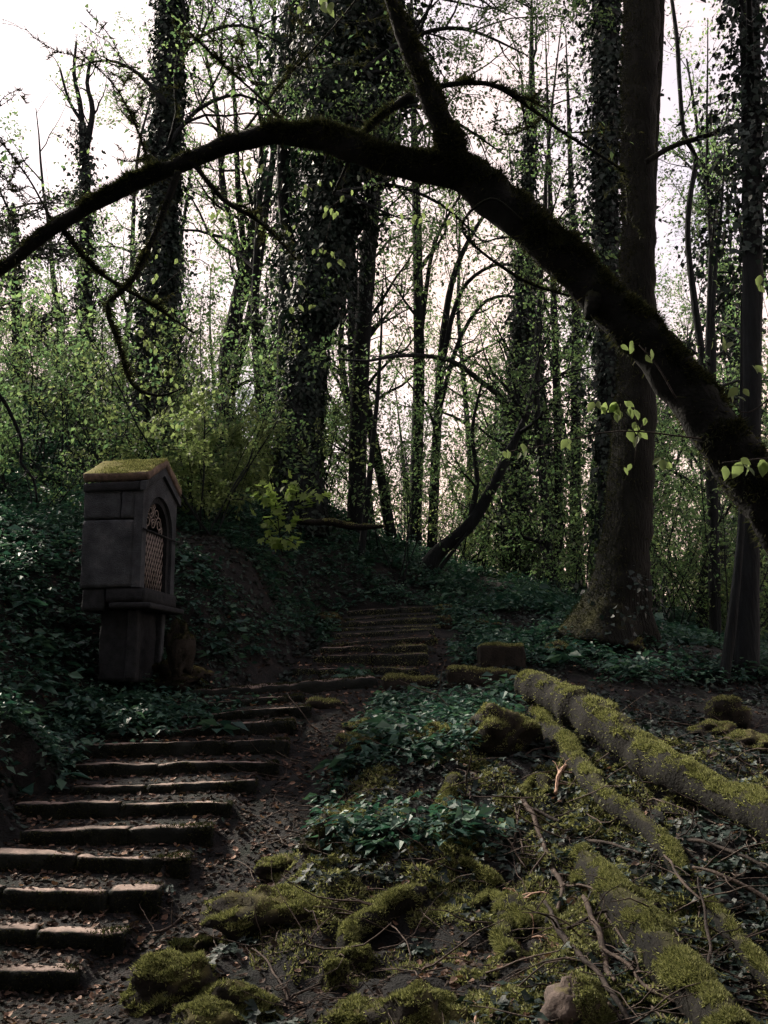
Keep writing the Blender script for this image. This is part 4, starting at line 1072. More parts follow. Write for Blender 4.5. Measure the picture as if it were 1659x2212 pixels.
hero('slim_ivy_tree', [(770, 1120, 40), (775, 900, 38), (785, 700, 36), (800, 500, 34), (815, 300, 30), (830, 100, 26), (840, -60, 22)], 22.5, 'slanting ivy-covered tree just right of the massive central one', 26, sides=8, ext=5, ivy=dict(t0=.5, t1=1, density=380, size=0.11, halo=.5, clumps=130, clump_r=.32), spec=SP1, bt=(.5, 1), leaf='spring', leafd=8)
hero('ivy_tree', [(1606, 1490, 70), (1614, 1300, 50), (1620, 1000, 44), (1626, 600, 42), (1622, 200, 42), (1618, -100, 38)], 15.0, 'ivy-ragged dark tree at the right edge behind the upright stone', 27, sides=12, ext=6, ivy=[dict(t0=.35, t1=1, density=330, size=0.10, halo=.42, clumps=130, clump_r=.25)], spec=SP1, bt=(.5, 1), leaf='spring', leafd=6)
hero('young_tree', [(1560, 1500, 26), (1580, 1350, 22), (1596, 1200, 18), (1602, 1100, 14)], 14.6, 'thin bare tree leaning against the ragged right-edge tree', 28, sides=8, ext=3, spec=TW, bt=(.5, 1))
hero('ivy_tree', [(186, 830, 30), (187, 650, 27), (184, 450, 25), (182, 330, 22), (178, 270, 16)], 24.0, 'slim dark tree with a forked top against the bright sky', 29, sides=9, ext=0, ivy=dict(t0=.0, t1=1, density=330, size=0.09, halo=.2, clumps=30, clump_r=.2),
     limbs=[dict(p=[(180, 290, 13), (172, 220, 11), (160, 160, 8), (165, 90, 5)], Y=24, sides=5, spec=SP1[1:]), dict(p=[(184, 330, 16), (200, 240, 12), (188, 180, 9), (200, 110, 6)], Y=24, sides=5, spec=SP1[1:]), dict(p=[(182, 270, 10), (150, 220, 7), (130, 150, 5)], Y=24, sides=5, spec=SP1[1:])], leaf='spring', leafd=3, leafsize=.07)
hero('forked_tree', [(486, 980, 44), (492, 800, 40), (505, 700, 36), (522, 620, 32), (540, 540, 26), (556, 440, 22), (570, 320, 18), (580, 200, 14), (590, 80, 10)], 26.0, 'forked leaning tree between the two great ivy trunks', 30, sides=9, ext=3,
     limbs=[dict(p=[(590, 830, 20), (570, 760, 18), (548, 660, 17), (530, 560, 15), (515, 420, 13), (510, 280, 10), (500, 120, 7)], Y=26, sides=7, spec=SP1), dict(p=[(528, 600, 18), (505, 500, 14), (480, 400, 12), (470, 250, 9), (440, 100, 6)], Y=26, sides=6, spec=SP1), dict(p=[(548, 480, 12), (600, 420, 9), (640, 330, 6)], Y=26, sides=5, spec=SP1[1:])],
     spec=SP1, bt=(.4, 1), leaf='spring', leafd=9, leafsize=.085, maxleaf=16000)
hero('coppice_tree', [(895, 1250, 30), (900, 1000, 27), (905, 800, 25), (902, 550, 21), (895, 300, 15), (890, 100, 10)], 27.0, 'upright stem of the multi-stemmed tree beyond the upper flight', 31, sides=8, ext=3,
     limbs=[dict(p=[(930, 1250, 24), (938, 1050, 22), (946, 880, 20), (958, 720, 17), (985, 580, 12), (1050, 460, 8), (1110, 420, 4)], Y=27, sides=7, spec=SP1), dict(p=[(950, 830, 12), (975, 690, 11), (1010, 610, 9), (1080, 570, 7), (1150, 590, 4)], Y=26.5, sides=6, spec=SP1[1:]),
            dict(p=[(945, 900, 12), (990, 740, 10), (1050, 650, 8), (1120, 640, 5)], Y=26, sides=5, spec=SP1[1:]), dict(p=[(905, 760, 12), (930, 560, 10), (960, 480, 7), (1020, 380, 4)], Y=27, sides=5, spec=SP1[1:])],
     spec=SP1, bt=(.35, 1), leaf='spring', leafd=6, leafsize=.085, maxleaf=9000)
hero('slanting_tree', [(905, 1285, 52), (925, 1220, 40), (960, 1180, 32), (1010, 1140, 28), (1060, 1060, 24), (1100, 975, 20), (1140, 890, 14), (1160, 800, 9)], 22.0, 'dark slanting tree leaning right at the head of the stairs', 32, sides=9, ext=1.5, spec=SP1, bt=(.5, 1), leaf='spring', leafd=10, maxleaf=9000,
     limbs=[dict(p=[(915, 1270, 12), (945, 1235, 10), (980, 1190, 8), (1010, 1150, 5)], Y=21.8, sides=5), dict(p=[(1010, 1140, 14), (1030, 1040, 12), (1020, 930, 9), (1040, 830, 6)], Y=22, sides=5, spec=SP1[1:])])
hero('ivy_tree', [(1118, 1285, 62), (1114, 1150, 56), (1116, 1000, 52), (1122, 800, 44), (1134, 600, 34), (1142, 400, 24), (1148, 200, 16)], 26.0, 'ivy-sleeved tree between the head of the stairs and the mossy tree', 33, sides=10, ext=3, ivy=dict(t0=0, t1=.8, density=600, size=.10, halo=.25, clumps=90, clump_r=.3), spec=SP1, bt=(.4, 1), leaf='spring', leafd=8,
     limbs=[dict(p=[(1110, 930, 14), (1085, 865, 13), (1040, 825, 12), (970, 778, 11), (870, 768, 9), (790, 780, 6), (730, 775, 4)], Y=[26, 24, 22, 20, 19, 18, 18], sides=6, spec=[(7, .2, 1, 1.0, .8, .2, .05, 4), (4, .2, 1, .5, .8, .2, 0, 3)])])
hero('slender_tree', [(1207, 1260, 22), (1206, 1000, 19), (1198, 700, 16), (1190, 480, 12), (1185, 300, 8)], 25.0, 'slender dark stem left of the tall mossy tree', 34, sides=7, ext=3, spec=SP1, bt=(.3, 1), leaf='spring', leafd=7)
hero('slender_tree', [(1240, 1280, 28), (1243, 1000, 24), (1244, 700, 20), (1236, 480, 15), (1230, 300, 10)], 27.0, 'stouter bare stem nearest the left side of the tall mossy tree', 35, sides=7, ext=3, spec=SP1, bt=(.3, 1), leaf='spring', leafd=7, ivy=dict(t0=.2, t1=.7, density=150, size=.1, halo=.3, clumps=50, clump_r=.3))
hero('slender_tree', [(776, 1225, 16), (792, 1100, 14), (803, 980, 12), (815, 860, 9), (822, 760, 6)], 21.0, 'thin sapling stem right of the maple sapling', 36, sides=6, ext=2, spec=SP1[1:], bt=(.3, 1), leaf='spring', leafd=12)
hero('crooked_tree', [(1545, 1330, 26), (1540, 1100, 24), (1530, 900, 22), (1518, 780, 18), (1500, 650, 15), (1486, 520, 13), (1490, 430, 12), (1503, 340, 11), (1478, 290, 10), (1468, 180, 10), (1462, 80, 9), (1446, -40, 8)], 20.5, 'crooked thin tree winding up right of the tall mossy tree', 37, sides=7, ext=2,
     spec=TW, bt=(.3, 1), leaf='spring', leafd=4)
hero('conifer', [(40, 840, 30), (38, 700, 26), (34, 550, 18), (28, 440, 8)], 25.0, 'hazy feathery conifer below the sun at left edge', 38, sides=8, ext=0, spec=[(42, 0, 1, 3.2, 1.45, .10, -0.02, 4), (12, .1, 1, .7, .7, .1, -.05, 3)], bt=(.0, 1), leaf='conifer', leafd=34, leafsize=.09, maxleaf=30000)

# ---- generic woodland trees, shared meshes
def make_tree(name, seed, H, r0, spec, leaf, leafd, leafsize, bt=(.25, 1), ivy=None, sway=0.05, mat='bark', maxleaf=12000, tmpl=LEAF4):
    rng = np.random.default_rng(seed)
    pth = wander(rng, (0, 0, -0.5), (rng.normal(0, .05), rng.normal(0, .05), 1), H, 14, sway, 0.05)
    rad = r0 * (1 - np.linspace(0, 1, 15) ** 1.2 * 0.9)
    g = Geo(); tips = []
    tube(g, pth, rad, 8, 0.08, 2.0, seed)
    i0, i1 = int(bt[0] * 14), int(bt[1] * 14)
    branches(rng, g, tips, pth[i0:i1 + 1], rad[i0:i1 + 1], spec)
    parts = [('trunk', mesh('trunk', g, M[mat]), None)]
    if leaf: parts.append(('crown', mesh('crown', leaves_on(rng, tips, leafd, leafsize, tmpl, maxn=maxleaf), M[leaf]), 'stuff'))
    if ivy: parts.append(('ivy', mesh('ivy', ivy_on(rng, pth, rad, **ivy), M['ivy']), 'stuff'))
    return name, parts
def place(proto, loc, rz, sc, label, cat, group):
    name, parts = proto
    root = empty(name, loc, (0, 0, rz)); root.scale = (sc, sc, sc)
    for n_, me, kind in parts:
        c = link(n_, me, root)
        if kind: c['kind'] = kind
    tag(root, label, cat, group)
    return root
SPW = [(11, 0, 1, 3.2, 0.85, 0.16, 0.06, 4), (6, .2, 1, 1.4, 0.75, 0.2, 0.04, 3), (4, .2, 1, 0.7, 0.8, 0.25, 0.0, 3)]
protos = [make_tree('woodland_tree', 400, 15, .17, SPW, 'spring', 12, .11, maxleaf=18000), make_tree('woodland_tree', 401, 17, .20, SPW, 'spring', 12, .11, ivy=dict(t0=.0, t1=.7, density=300, size=.11, halo=.3, clumps=90, clump_r=.3)),
          make_tree('woodland_tree', 402, 13, .13, SPW, 'spring', 3, .10, sway=.08), make_tree('woodland_tree', 403, 18, .24, SPW, 'spring', 9, .11, ivy=dict(t0=.0, t1=.85, density=380, size=.12, halo=.5, clumps=160, clump_r=.35)),
          make_tree('woodland_tree', 404, 14, .12, SPW, 'spring', 16, .11, sway=.07, bt=(.1, 1), maxleaf=20000)]
leafy = [make_tree('leafy_tree', 430, 16, .16, [(16, 0, 1, 3.4, 0.95, 0.16, 0.03, 4), (7, .2, 1, 1.5, 0.8, 0.2, 0.02, 3), (4, .2, 1, 0.7, 0.8, 0.25, 0.0, 3)], 'spring', 13, .095, bt=(.12, 1), maxleaf=15000),
         make_tree('leafy_tree', 431, 18, .14, [(16, 0, 1, 3.0, 0.9, 0.16, 0.03, 4), (7, .2, 1, 1.5, 0.8, 0.2, 0.02, 3), (4, .2, 1, 0.7, 0.8, 0.25, 0.0, 3)], 'spring', 13, .095, bt=(.10, 1), maxleaf=15000)]
for i, (pxx, Yd, k, sc, lab) in enumerate([(450, 25, 0, 1.0, 'leafy tree just right of the straight ivy trunk'), (575, 24, 1, .95, 'leafy tree filling the gap left of the massive ivy tree'), (860, 24, 0, .9, 'leafy tree close right of the massive ivy tree'), (985, 36, 1, 1.1, 'leafy tree behind the fork of the leaning tree'),
                                      (1085, 34, 0, 1.05, 'leafy tree left of the ivy-sleeved tree'), (1180, 24, 1, .85, 'leafy tree between the ivy-sleeved tree and the mossy tree'), (250, 29, 1, .75, 'leafy tree left of the straight ivy trunk'), (1480, 22, 0, .8, 'leafy tree right of the mossy tree'), (1560, 27, 1, 1.0, 'leafy tree near the right edge'), (790, 30, 0, 1.1, 'leafy tree behind the massive ivy tree')]):
    x_ = (pxx - 829.5) / FPX * Yd * 1.03
    place(leafy[k], (x_, Yd, zat(x_, Yd) - .1), i * 1.9, sc, lab, 'tree', 'leafy trees behind the great trunks')
rw = np.random.default_rng(99)
def zone(px):
    return 'left of the straight ivy trunk' if px < 330 else 'between the two great ivy trunks' if px < 650 else 'beyond the stairs' if px < 1110 else 'left of the mossy tree' if px < 1350 else 'right of the mossy tree'
wood_labels = ['slender leafy tree in the far wood beyond the stairs', 'ivy-stemmed tree in the far wood beyond the stairs', 'thin nearly bare tree in the far wood beyond the stairs', 'ivy-cloaked stout tree in the far wood beyond the stairs', 'thin bushy-crowned tree in the far wood beyond the stairs']
spots = []
tries = 0
while len(spots) < 68 and tries < 4000:
    tries += 1
    Yd = 27 + 38 * rw.random() ** 1.1
    x = rw.uniform(-0.44, 0.46) * Yd
    pxx = 829.5 + x / Yd * FPX
    if pxx < 330 and rw.random() < 0.72: continue        # open, bright sky at upper left
    if 840 < pxx < 1290 and rw.random() < 0.6: continue
    if -13 < x < 1 and Yd < 39 and rw.random() < 0.75: continue
    if 930 < pxx < 1080 and Yd < 45: continue
    if all(math.hypot(x - a, Yd - b) > 1.7 for a, b, *_ in spots): spots.append((x, Yd))
for i, (x, y) in enumerate(spots):
    k = int(rw.choice(5, p=[.27, .13, .30, .06, .24]))
    place(protos[k], (x, y, zat(x, y) - 0.1), rw.random() * 6.28, 0.75 + 0.5 * rw.random(), wood_labels[k].replace('beyond the stairs', zone(829.5 + x / y * FPX)), 'tree', 'trees of the far wood, kind %d' % (k + 1))
# unseen dense wood added behind and beside the viewpoint to block light
rb = np.random.default_rng(5)
dense = [make_tree('woodland_tree', 410, 15, .2, SPW, 'spring', 26, .13, bt=(.12, 1), maxleaf=26000), make_tree('woodland_tree', 411, 13, .2, SPW, 'ivy', 26, .14, bt=(.08, 1), maxleaf=26000)]
for i in range(54):
    a = math.radians(-205 + 230 * (i + 0.5) / 54 + rb.uniform(-3, 3)); r = (6.5, 11.0, 16.0)[i % 3] + rb.uniform(-1.5, 1.5)
    x, y = r * math.cos(a), r * math.sin(a) - 1.0
    if y > -1.5 and abs(x) < 8: continue
    place(dense[i % 2], (x, y, zat(x, y) - .1), rb.random() * 6.28, 1.35 + .4 * rb.random(), 'unseen dense woodland tree added behind the viewpoint to block light', 'tree', 'unseen light-blocking trees behind the viewpoint')

for i, (x, y, k, lab) in enumerate([(-8.8, 13.2, 0, 'unseen sparse tree added on the bank beyond the left edge to dapple the light'), (-10.5, 17.0, 2, 'unseen thin tree added higher up the bank beyond the left edge to dapple the light')]):  # unseen trees added to dapple the foreground light
    place(protos[k], (x, y, zat(x, y) - .1), 1.3 * i + .5, .95, lab, 'tree', 'unseen light-dappling trees beyond the left edge')
# ------------------------------------------------------------------ understory
def make_bush(name, seed, H, nst, leaf, leafsize, per_m, tmpl=LEAF4, spread=.5, maxleaf=9000, droop=.2, lev2=7, up=.06):
    rng = np.random.default_rng(seed); g = Geo(); tips = []
    for i in range(nst):
        a = rng.random() * 6.28; d = np.array((math.cos(a) * spread, math.sin(a) * spread, 1))
        pth = wander(rng, (rng.normal(0, .1), rng.normal(0, .1), -.15), d, H * (0.7 + .5 * rng.random()), 8, .12, up)
        rad = np.linspace(.016, .004, 9); tube(g, pth, rad, 5)
        branches(rng, g, tips, pth[2:], rad[2:], [(lev2, 0, 1, H * .35, .9, .2, .0, 3), (4, .2, 1, H * .16, .8, .2, 0, 3)])
    lg = leaves_on(rng, tips, per_m, leafsize, tmpl, spread=.05, droop=droop, maxn=maxleaf)
    return name, [('stems', mesh('stems', g, M['bark']), None), ('foliage', mesh('foliage', lg, M[leaf]), 'stuff')]
bush = [make_bush('understory_shrub', 500 + i, H, n_, lf, sz, pm) for i, (H, n_, lf, sz, pm) in enumerate([(2.6, 6, 'spring', .075, 16), (3.4, 5, 'spring', .075, 13), (1.8, 7, 'spring', .07, 20), (3.0, 5, 'fresh', .07, 12)])]
bush_lab = ['rounded green shrub in the undergrowth', 'tall loose green shrub in the undergrowth', 'low dense green shrub in the undergrowth', 'airy yellow-green shrub in the undergrowth']
rbush = np.random.default_rng(77)
def proj(p):
    d = p[1] * cP + p[2] * sP
    return 829.5 + p[0] / d * FPX, 1106 - (p[2] * cP - p[1] * sP) / d * FPX
nb = 0; tries = 0
bs = []
while nb < 115 and tries < 5000:
    tries += 1
    Yd = 15.5 + 24 * rbush.random(); x = rbush.uniform(-.42, .44) * Yd; z = zat(x, Yd)
    px, py = proj((x, Yd, z))
    if stair_dist(np.array([x]), np.array([Yd]))[0] < 2.2: continue
    if 700 < px < 1250 and Yd < 21.5: continue
    if px >= 1250 and Yd < 20: continue
    if px < 700 and Yd < 16.5: continue
    if px < 430 and Yd < 17.5: continue
    if 480 < px < 800 and Yd < 20.5: continue
    if 890 < px < 1105 and Yd < 27: continue
    if 640 < px < 890 and Yd > 22.5 and rbush.random() < .4: continue
    if any(math.hypot(x - a, Yd - b) < 0.7 for a, b in bs): continue
    bs.append((x, Yd)); nb += 1
    k = int(rbush.choice([0, 1, 2, 3], p=[.3, .3, .25, .15]))
    side = 'on the left hillside' if px < 700 else ('beyond the head of the stairs' if px < 1250 else 'in the right-hand wood')
    place(bush[k], (x, Yd, z), rbush.random() * 6.28, .8 + .5 * rbush.random(), bush_lab[k] + ' ' + side, 'shrub', 'undergrowth shrubs')
tall = [make_bush('leafy_sapling', 540 + i, H, n_, 'spring', .085, pm, spread=.35, maxleaf=7000, lev2=12) for i, (H, n_, pm) in enumerate([(6.0, 3, 9), (7.5, 2, 9), (5.0, 4, 10)])]
rs2 = np.random.default_rng(31)
for i, (pxx, Yd, k) in enumerate([(800, 22, 0), (850, 25, 1), (880, 24, 2), (960, 36, 0), (1010, 39, 1), (1100, 25, 2), (1090, 36, 0), (1150, 23.5, 1), (1190, 26, 2), (1235, 22, 0), (1265, 27, 1), (1010, 34, 0), (930, 32, 1), (1440, 20.5, 0), (1490, 24, 1), (1540, 20, 2), (1590, 23, 0), (1640, 20, 1), (1460, 28, 2), (700, 24, 1), (560, 22, 0), (420, 22.5, 2), (230, 21, 2), (120, 21.5, 0), (60, 19, 2), (1370, 24, 2), (860, 20.5, 2)]):
    x_ = (pxx - 829.5) / FPX * Yd * 1.03
    near_ = 'left of the straight ivy trunk' if pxx < 330 else 'between the two great ivy trunks' if pxx < 680 else 'behind the head of the stairs' if pxx < 1110 else 'left of the tall mossy tree' if pxx < 1350 else 'right of the tall mossy tree'
    place(tall[k], (x_, Yd, zat(x_, Yd)), rs2.random() * 6.28, .85 + .4 * rs2.random(), ('loose', 'tall slender', 'bushy')[k] + ' pale-leaved sapling ' + near_, 'sapling', 'pale-leaved saplings')
for i, (pxx, Yd) in enumerate([(945, 25), (985, 27), (1030, 26), (1070, 29), (1000, 31)]):
    x_ = (pxx - 829.5) / FPX * Yd * 1.03
    place(bush[3], (x_, Yd, zat(x_, Yd)), rs2.random() * 6.28, .9 + .3 * rs2.random(), 'sunlit yellow-green shrub in the opening beyond the top step', 'shrub', 'shrubs of the sunlit opening')
# bright shrub and its neighbours
sun_bush = make_bush('bright_shrub', 520, 2.6, 10, 'fresh', .095, 48, spread=.75, maxleaf=17000, lev2=10)
q = P(455, 1010, 17.5); place(sun_bush, (q[0], q[1], zat(q[0], q[1])), 0.4, 0.86, 'bright yellow-green shrub between the two great ivy trunks', 'shrub', None)
q = P(540, 1040, 21.0); place(sun_bush, (q[0], q[1], zat(q[0], q[1])), 2.4, 0.72, 'smaller yellow-green shrub right behind the maple sapling', 'shrub', None)
q = P(250, 1020, 17.5); place(bush[3], (q[0], q[1], zat(q[0], q[1])), 1.4, 1.0, 'sparse yellow-green shrub just behind the shrine roof', 'shrub', None)
q = P(80, 1010, 16.5); place(bush[0], (q[0], q[1], zat(q[0], q[1])), 2.0, 0.8, 'round green shrub at the left edge above the bank', 'shrub', None)

# maple sapling: every leaf its own piece
def curved_leaf(tmpl, mat, name):
    g = Geo(); g.add(tmpl[0], tmpl[1]); return mesh(name, g, M[mat])
maple_me = curved_leaf(MAPLE, 'maple', 'maple_leaf')
def align(y, z):
    from mathutils import Matrix
    y = Vector(y).normalized(); z = Vector(z); z = (z - y * z.dot(y)).normalized(); x = y.cross(z)
    return Matrix((x, y, z)).transposed().to_euler()
def maple():
    rng = np.random.default_rng(8)
    b = P(610, 1205, 16.6); b[2] = zat(b[0], b[1]); org = np.array((b[0], b[1], b[2]))
    root = empty('maple_sapling', tuple(org))
    tag(root, 'young maple sapling with bright layered leaves left of the upper flight', 'sapling')
    Yb = b[1]; g = Geo(); lv = []
    for pth in [[(610, 1200), (600, 1120), (590, 1060), (578, 1005)], [(604, 1150), (625, 1080), (655, 1030), (668, 1000)], [(600, 1130), (650, 1085), (690, 1065), (715, 1072)], [(604, 1150), (580, 1120), (562, 1130)],
                [(605, 1160), (640, 1130), (660, 1115)], [(608, 1180), (620, 1165), (640, 1178)], [(598, 1100), (570, 1075), (556, 1060)], [(640, 1090), (640, 1060), (630, 1040)], [(608, 1185), (590, 1170), (575, 1165)]]:
        rows = []
        for i, (x, y) in enumerate(pth):
            q = P(x, y, Yb - 0.25 * rng.random() * i + .1); rows.append((*q, 0.012 - 0.002 * i))
        s = smooth_path(rows, .1); tube(g, s[:, :3] - org, np.maximum(s[:, 3], .003), 5)
        for k in range(17):
            t = 0.35 + 0.55 * rng.random(); i = int(t * (len(s) - 1)); p = s[i, :3] + rng.normal(0, .07, 3) * np.array((1.3, 1.3, .7))
            d = norm(s[-1, :3] - s[0, :3] + rdirs(rng, 1)[0] * 1.2 + np.array((0, -.3, -.45)))
            o = link('leaf', maple_me, root, tuple(p - org)); o.rotation_euler = align(d, np.array((0, -.25, 1)) + rdirs(rng, 1)[0] * .35); sz = .10 + .09 * rng.random(); o.scale = (sz, sz, sz)
    link('stem', mesh('stem', g, M['bark']), root)
maple()

# leafy twigs hanging from the great leaning tree
BEECH = (np.array([(0, 0, 0), (-.22, .18, .03), (-.33, .45, .05), (-.2, .78, .01), (0, 1.05, -.12), (.2, .78, .01), (.33, .45, .05), (.22, .18, .03), (0, .25, -.03), (0, .6, -.04)]),
         np.array([(0, 8, 1), (1, 8, 2), (2, 8, 9), (2, 9, 3), (3, 9, 4), (4, 9, 5), (5, 9, 6), (6, 9, 8), (6, 8, 7), (7, 8, 0)]))
beech_me = curved_leaf(BEECH, 'fresh', 'beech_leaf')
def twig(root, path, Y, clusters, seed, size=.07, w=4.5):
    rng = np.random.default_rng(seed); org = np.array(root.location)
    rows = [(*P(x, y, Y), w / 2 * pxm(Y) * (1 - .6 * i / len(path))) for i, (x, y) in enumerate(path)]
    s = smooth_path(rows, .08); g = Geo()
    tube(g, s[:, :3] - org, np.maximum(s[:, 3], .002), 5)
    for (x, y, n_) in clusters:
        c = P(x, y, Y); i = np.argmin(np.linalg.norm(s[:, :3] - c, axis=1))
        tube(g, np.array([s[i, :3], (s[i, :3] + c) / 2 + rng.normal(0, .01, 3), c]) - org, [.003, .0025, .002], 4)
    tw = link('twig', mesh('twig', g, M['darkstick']), root)
    for (x, y, n_) in clusters:
        c = P(x, y, Y)
        for k in range(n_):
            p = c + rng.normal(0, size * .55, 3) * np.array((1.3, 1, .45))
            d = np.array((rng.normal(0, .5), rng.normal(0, .4), -1)); o = link('leaf', beech_me, tw, tuple(p - org))
            o.rotation_euler = align(d, (rng.normal(0, .7), -1, .3)); sz = size * (.7 + .6 * rng.random()); o.scale = (sz, sz, sz)
twig(leaning, [(1515, 948), (1450, 940), (1380, 932), (1300, 935), (1200, 958), (1100, 975)], 6.9, [(1310, 868, 5), (1340, 872, 6), (1370, 880, 5), (1395, 905, 3), (1380, 932, 4), (1440, 990, 4), (1230, 955, 3), (1115, 970, 3), (1140, 965, 3), (1370, 1005, 2)], 1, .075)
twig(leaning, [(1720, 985), (1660, 990), (1600, 995), (1560, 1000)], 6.0, [(1585, 1000, 3), (1625, 998, 3), (1650, 1000, 2)], 2, .09)
twig(leaning, [(1460, 860), (1420, 790), (1380, 745)], 6.9, [(1370, 742, 4), (1395, 750, 2)], 3, .07)
twig(leaning, [(1700, 820), (1640, 880), (1600, 890), (1575, 850)], 6.8, [(1590, 845, 4), (1640, 790, 3), (1640, 610, 3), (1560, 740, 4)], 4, .08)
for i, (x, y) in enumerate([(300, 560), (335, 640), (310, 720), (350, 790), (330, 850), (320, 930), (345, 900)]):
    rq = np.random.default_rng(60 + i)
    twig(leaning, [(x + 60, y - 60), (x + 20, y - 25), (x, y)], 8.6, [(x + rq.integers(-25, 40), y + rq.integers(-20, 40), 3) for _ in range(4)], 70 + i, .052, 1.6)
for i, (x, y) in enumerate([(690, 400), (735, 430), (760, 300), (700, 540), (590, 480), (480, 470), (430, 560), (560, 360), (640, 640), (880, 470), (1000, 460)]):
    rq = np.random.default_rng(90 + i)
    twig(leaning, [(x + 20, y - 90), (x + 8, y - 40), (x, y)], 8.3, [(x + rq.integers(-35, 35), y + rq.integers(-30, 30), 3) for _ in range(3)], 110 + i, .055, 1.6)
twig(leaning, [(765, -30), (735, -10), (720, 0)], 6.5, [(700, 5, 2), (725, 8, 2), (680, -5, 2)], 140, .09, 2)

# crooked dead branch hanging in at the left edge
def bough(name, path, Y, seed, label, spec=None, mat='bark'):
    rows = [(*P(x, y, Y), w / 2 * pxm(Y)) for x, y, w in path]; s = smooth_path(rows, .06); g = Geo(); org = s[0, :3]
    tube(g, s[:, :3] - org, s[:, 3], 7, .12, 8, seed); rng = np.random.default_rng(seed)
    if spec: branches(rng, g, [], s[:, :3] - org, s[:, 3], spec)
    o = link(name, mesh(name, g, M[mat]), None, tuple(org)); tag(o, label, 'branch'); return o
bough('hanging_branch', [(-60, 800, 10), (0, 855, 9), (35, 920, 8), (48, 960, 7), (45, 1000, 7), (72, 1035, 6), (80, 1085, 4)], 8.0, 3, 'crooked bare branch reaching in from the left edge', [(5, .2, 1, .4, .8, .25, 0, 4)])

# ------------------------------------------------------------------ ground cover and litter
rc = np.random.default_rng(11)
def inframe(n, ylo, yhi, power=1.0):
    Yv = ylo + (yhi - ylo) * rc.random(n) ** power
    x = rc.uniform(-.46, .52, n) * (Yv + 0.5)
    return x, Yv
def project(x, y, z):
    d = y * cP + z * sP
    return 829.5 + x / d * FPX, 1106 - (z * cP - y * sP) / d * FPX
def track_dist(x, y):
    pts = np.array([b[:2] + norm(b[:2] - a[:2]) * 0.42 for a, b in LOW] + [(-.3, 14.2), (.6, 15.2), (.75, 16.2), (.9, 17.2)])
    seg = np.concatenate([pts, (pts[1:] + pts[:-1]) / 2])
    return np.min(np.linalg.norm(np.stack([x, y], 1)[:, None] - seg[None], axis=2), 1)
def onstairs(x, y):
    out = np.zeros(len(x), bool)
    for fl, dep in ((LOW, .55), (UP, .5)):
        for a, b in fl:
            d = b[:2] - a[:2]; L = np.linalg.norm(d); d = d / L; nrm_ = np.array((-d[1], d[0]))
            s = (x - a[0]) * d[0] + (y - a[1]) * d[1]; t = (x - a[0]) * nrm_[0] + (y - a[1]) * nrm_[1]
            out |= (s > -.02) & (s < L + .05) & (t > -.12) & (t < dep)
    return out
def kerbdist(x, y):
    k_ = np.array([P(px_, 1480, 13.85)[:2] for px_ in range(420, 1140, 30)])
    return np.min(np.linalg.norm(np.stack([x, y], 1)[:, None] - k_[None], axis=2), 1)
def normals(x, y, e=.05):
    z0 = Z(x, y); zx = (Z(x + e, y) - z0) / e; zy = (Z(x, y + e) - z0) / e
    return z0, norm(np.stack([-zx, -zy, np.ones_like(zx)], 1))
def leftside(px, py): return (px < 480 + (1480 - py) * 1.5) & ((px > 320) | (py < 2060))

# herbs on the bank and in the ivy patch
x, y = inframe(30000, 7.5, 27, 0.95)
z = Z(x, y); px, py = project(x, y, z)
patch = fbm(np.stack([x, y, 0 * x], 1) * .8, 2, 40)
keep = ((leftside(px, py) & (patch > -.45)) | ((px > 690) & (px < 1110) & (py < 1850) & (patch > -.12)) | ((py < 1480) & (px > 1000) & (patch > -.1)) | ((y > 19) & (patch > -.5) & ((px < 880) | (px > 1110) | (y < 21)))) & (~onstairs(x, y)) & (track_dist(x, y) > .45) & (kerbdist(x, y) > .55)
x, y, z = x[keep], y[keep], z[keep]
xs_ = rc.normal(-3.2, .55, 260); ys_ = rc.normal(12.9, .35, 260)        # thicker growth round the shrine foot
x = np.concatenate([x, xs_]); y = np.concatenate([y, ys_]); z = np.concatenate([z, Z(xs_, ys_) + .12 * rc.random(260)])
np_ = len(x); K = 8
st = .08 + .26 * rc.random(np_) ** 1.6; sz = (.05 + .085 * rc.random(np_) ** 1.6) * np.where(rc.random(np_) < .07, 1.9, 1.0)
ang = rc.random((np_, K)) * 6.28; hh = st[:, None] * (.45 + .6 * rc.random((np_, K))); rr = (.02 + .12 * rc.random((np_, K)))
o = np.stack([np.cos(ang), np.sin(ang), 0 * ang], -1)
pos = np.stack([x, y, z], 1)[:, None] + o * rr[..., None]; pos[..., 2] += hh
dr = o + np.array((0, 0, -.15)) + rc.normal(0, .25, o.shape); nm = np.array((0, 0, 1.0)) + rc.normal(0, .35, o.shape) + o * .25
g = Geo(); scatter(g, pos.reshape(-1, 3), dr.reshape(-1, 3), nm.reshape(-1, 3), np.repeat(sz, K) * (.7 + .6 * rc.random(np_ * K)), LEAF4)
herbs = link('herb_ground_cover', mesh('herb_ground_cover', g, M['herb'], smooth=False)); tag(herbs, 'leafy green herbs carpeting the bank below the shrine', 'herbs', kind='stuff')

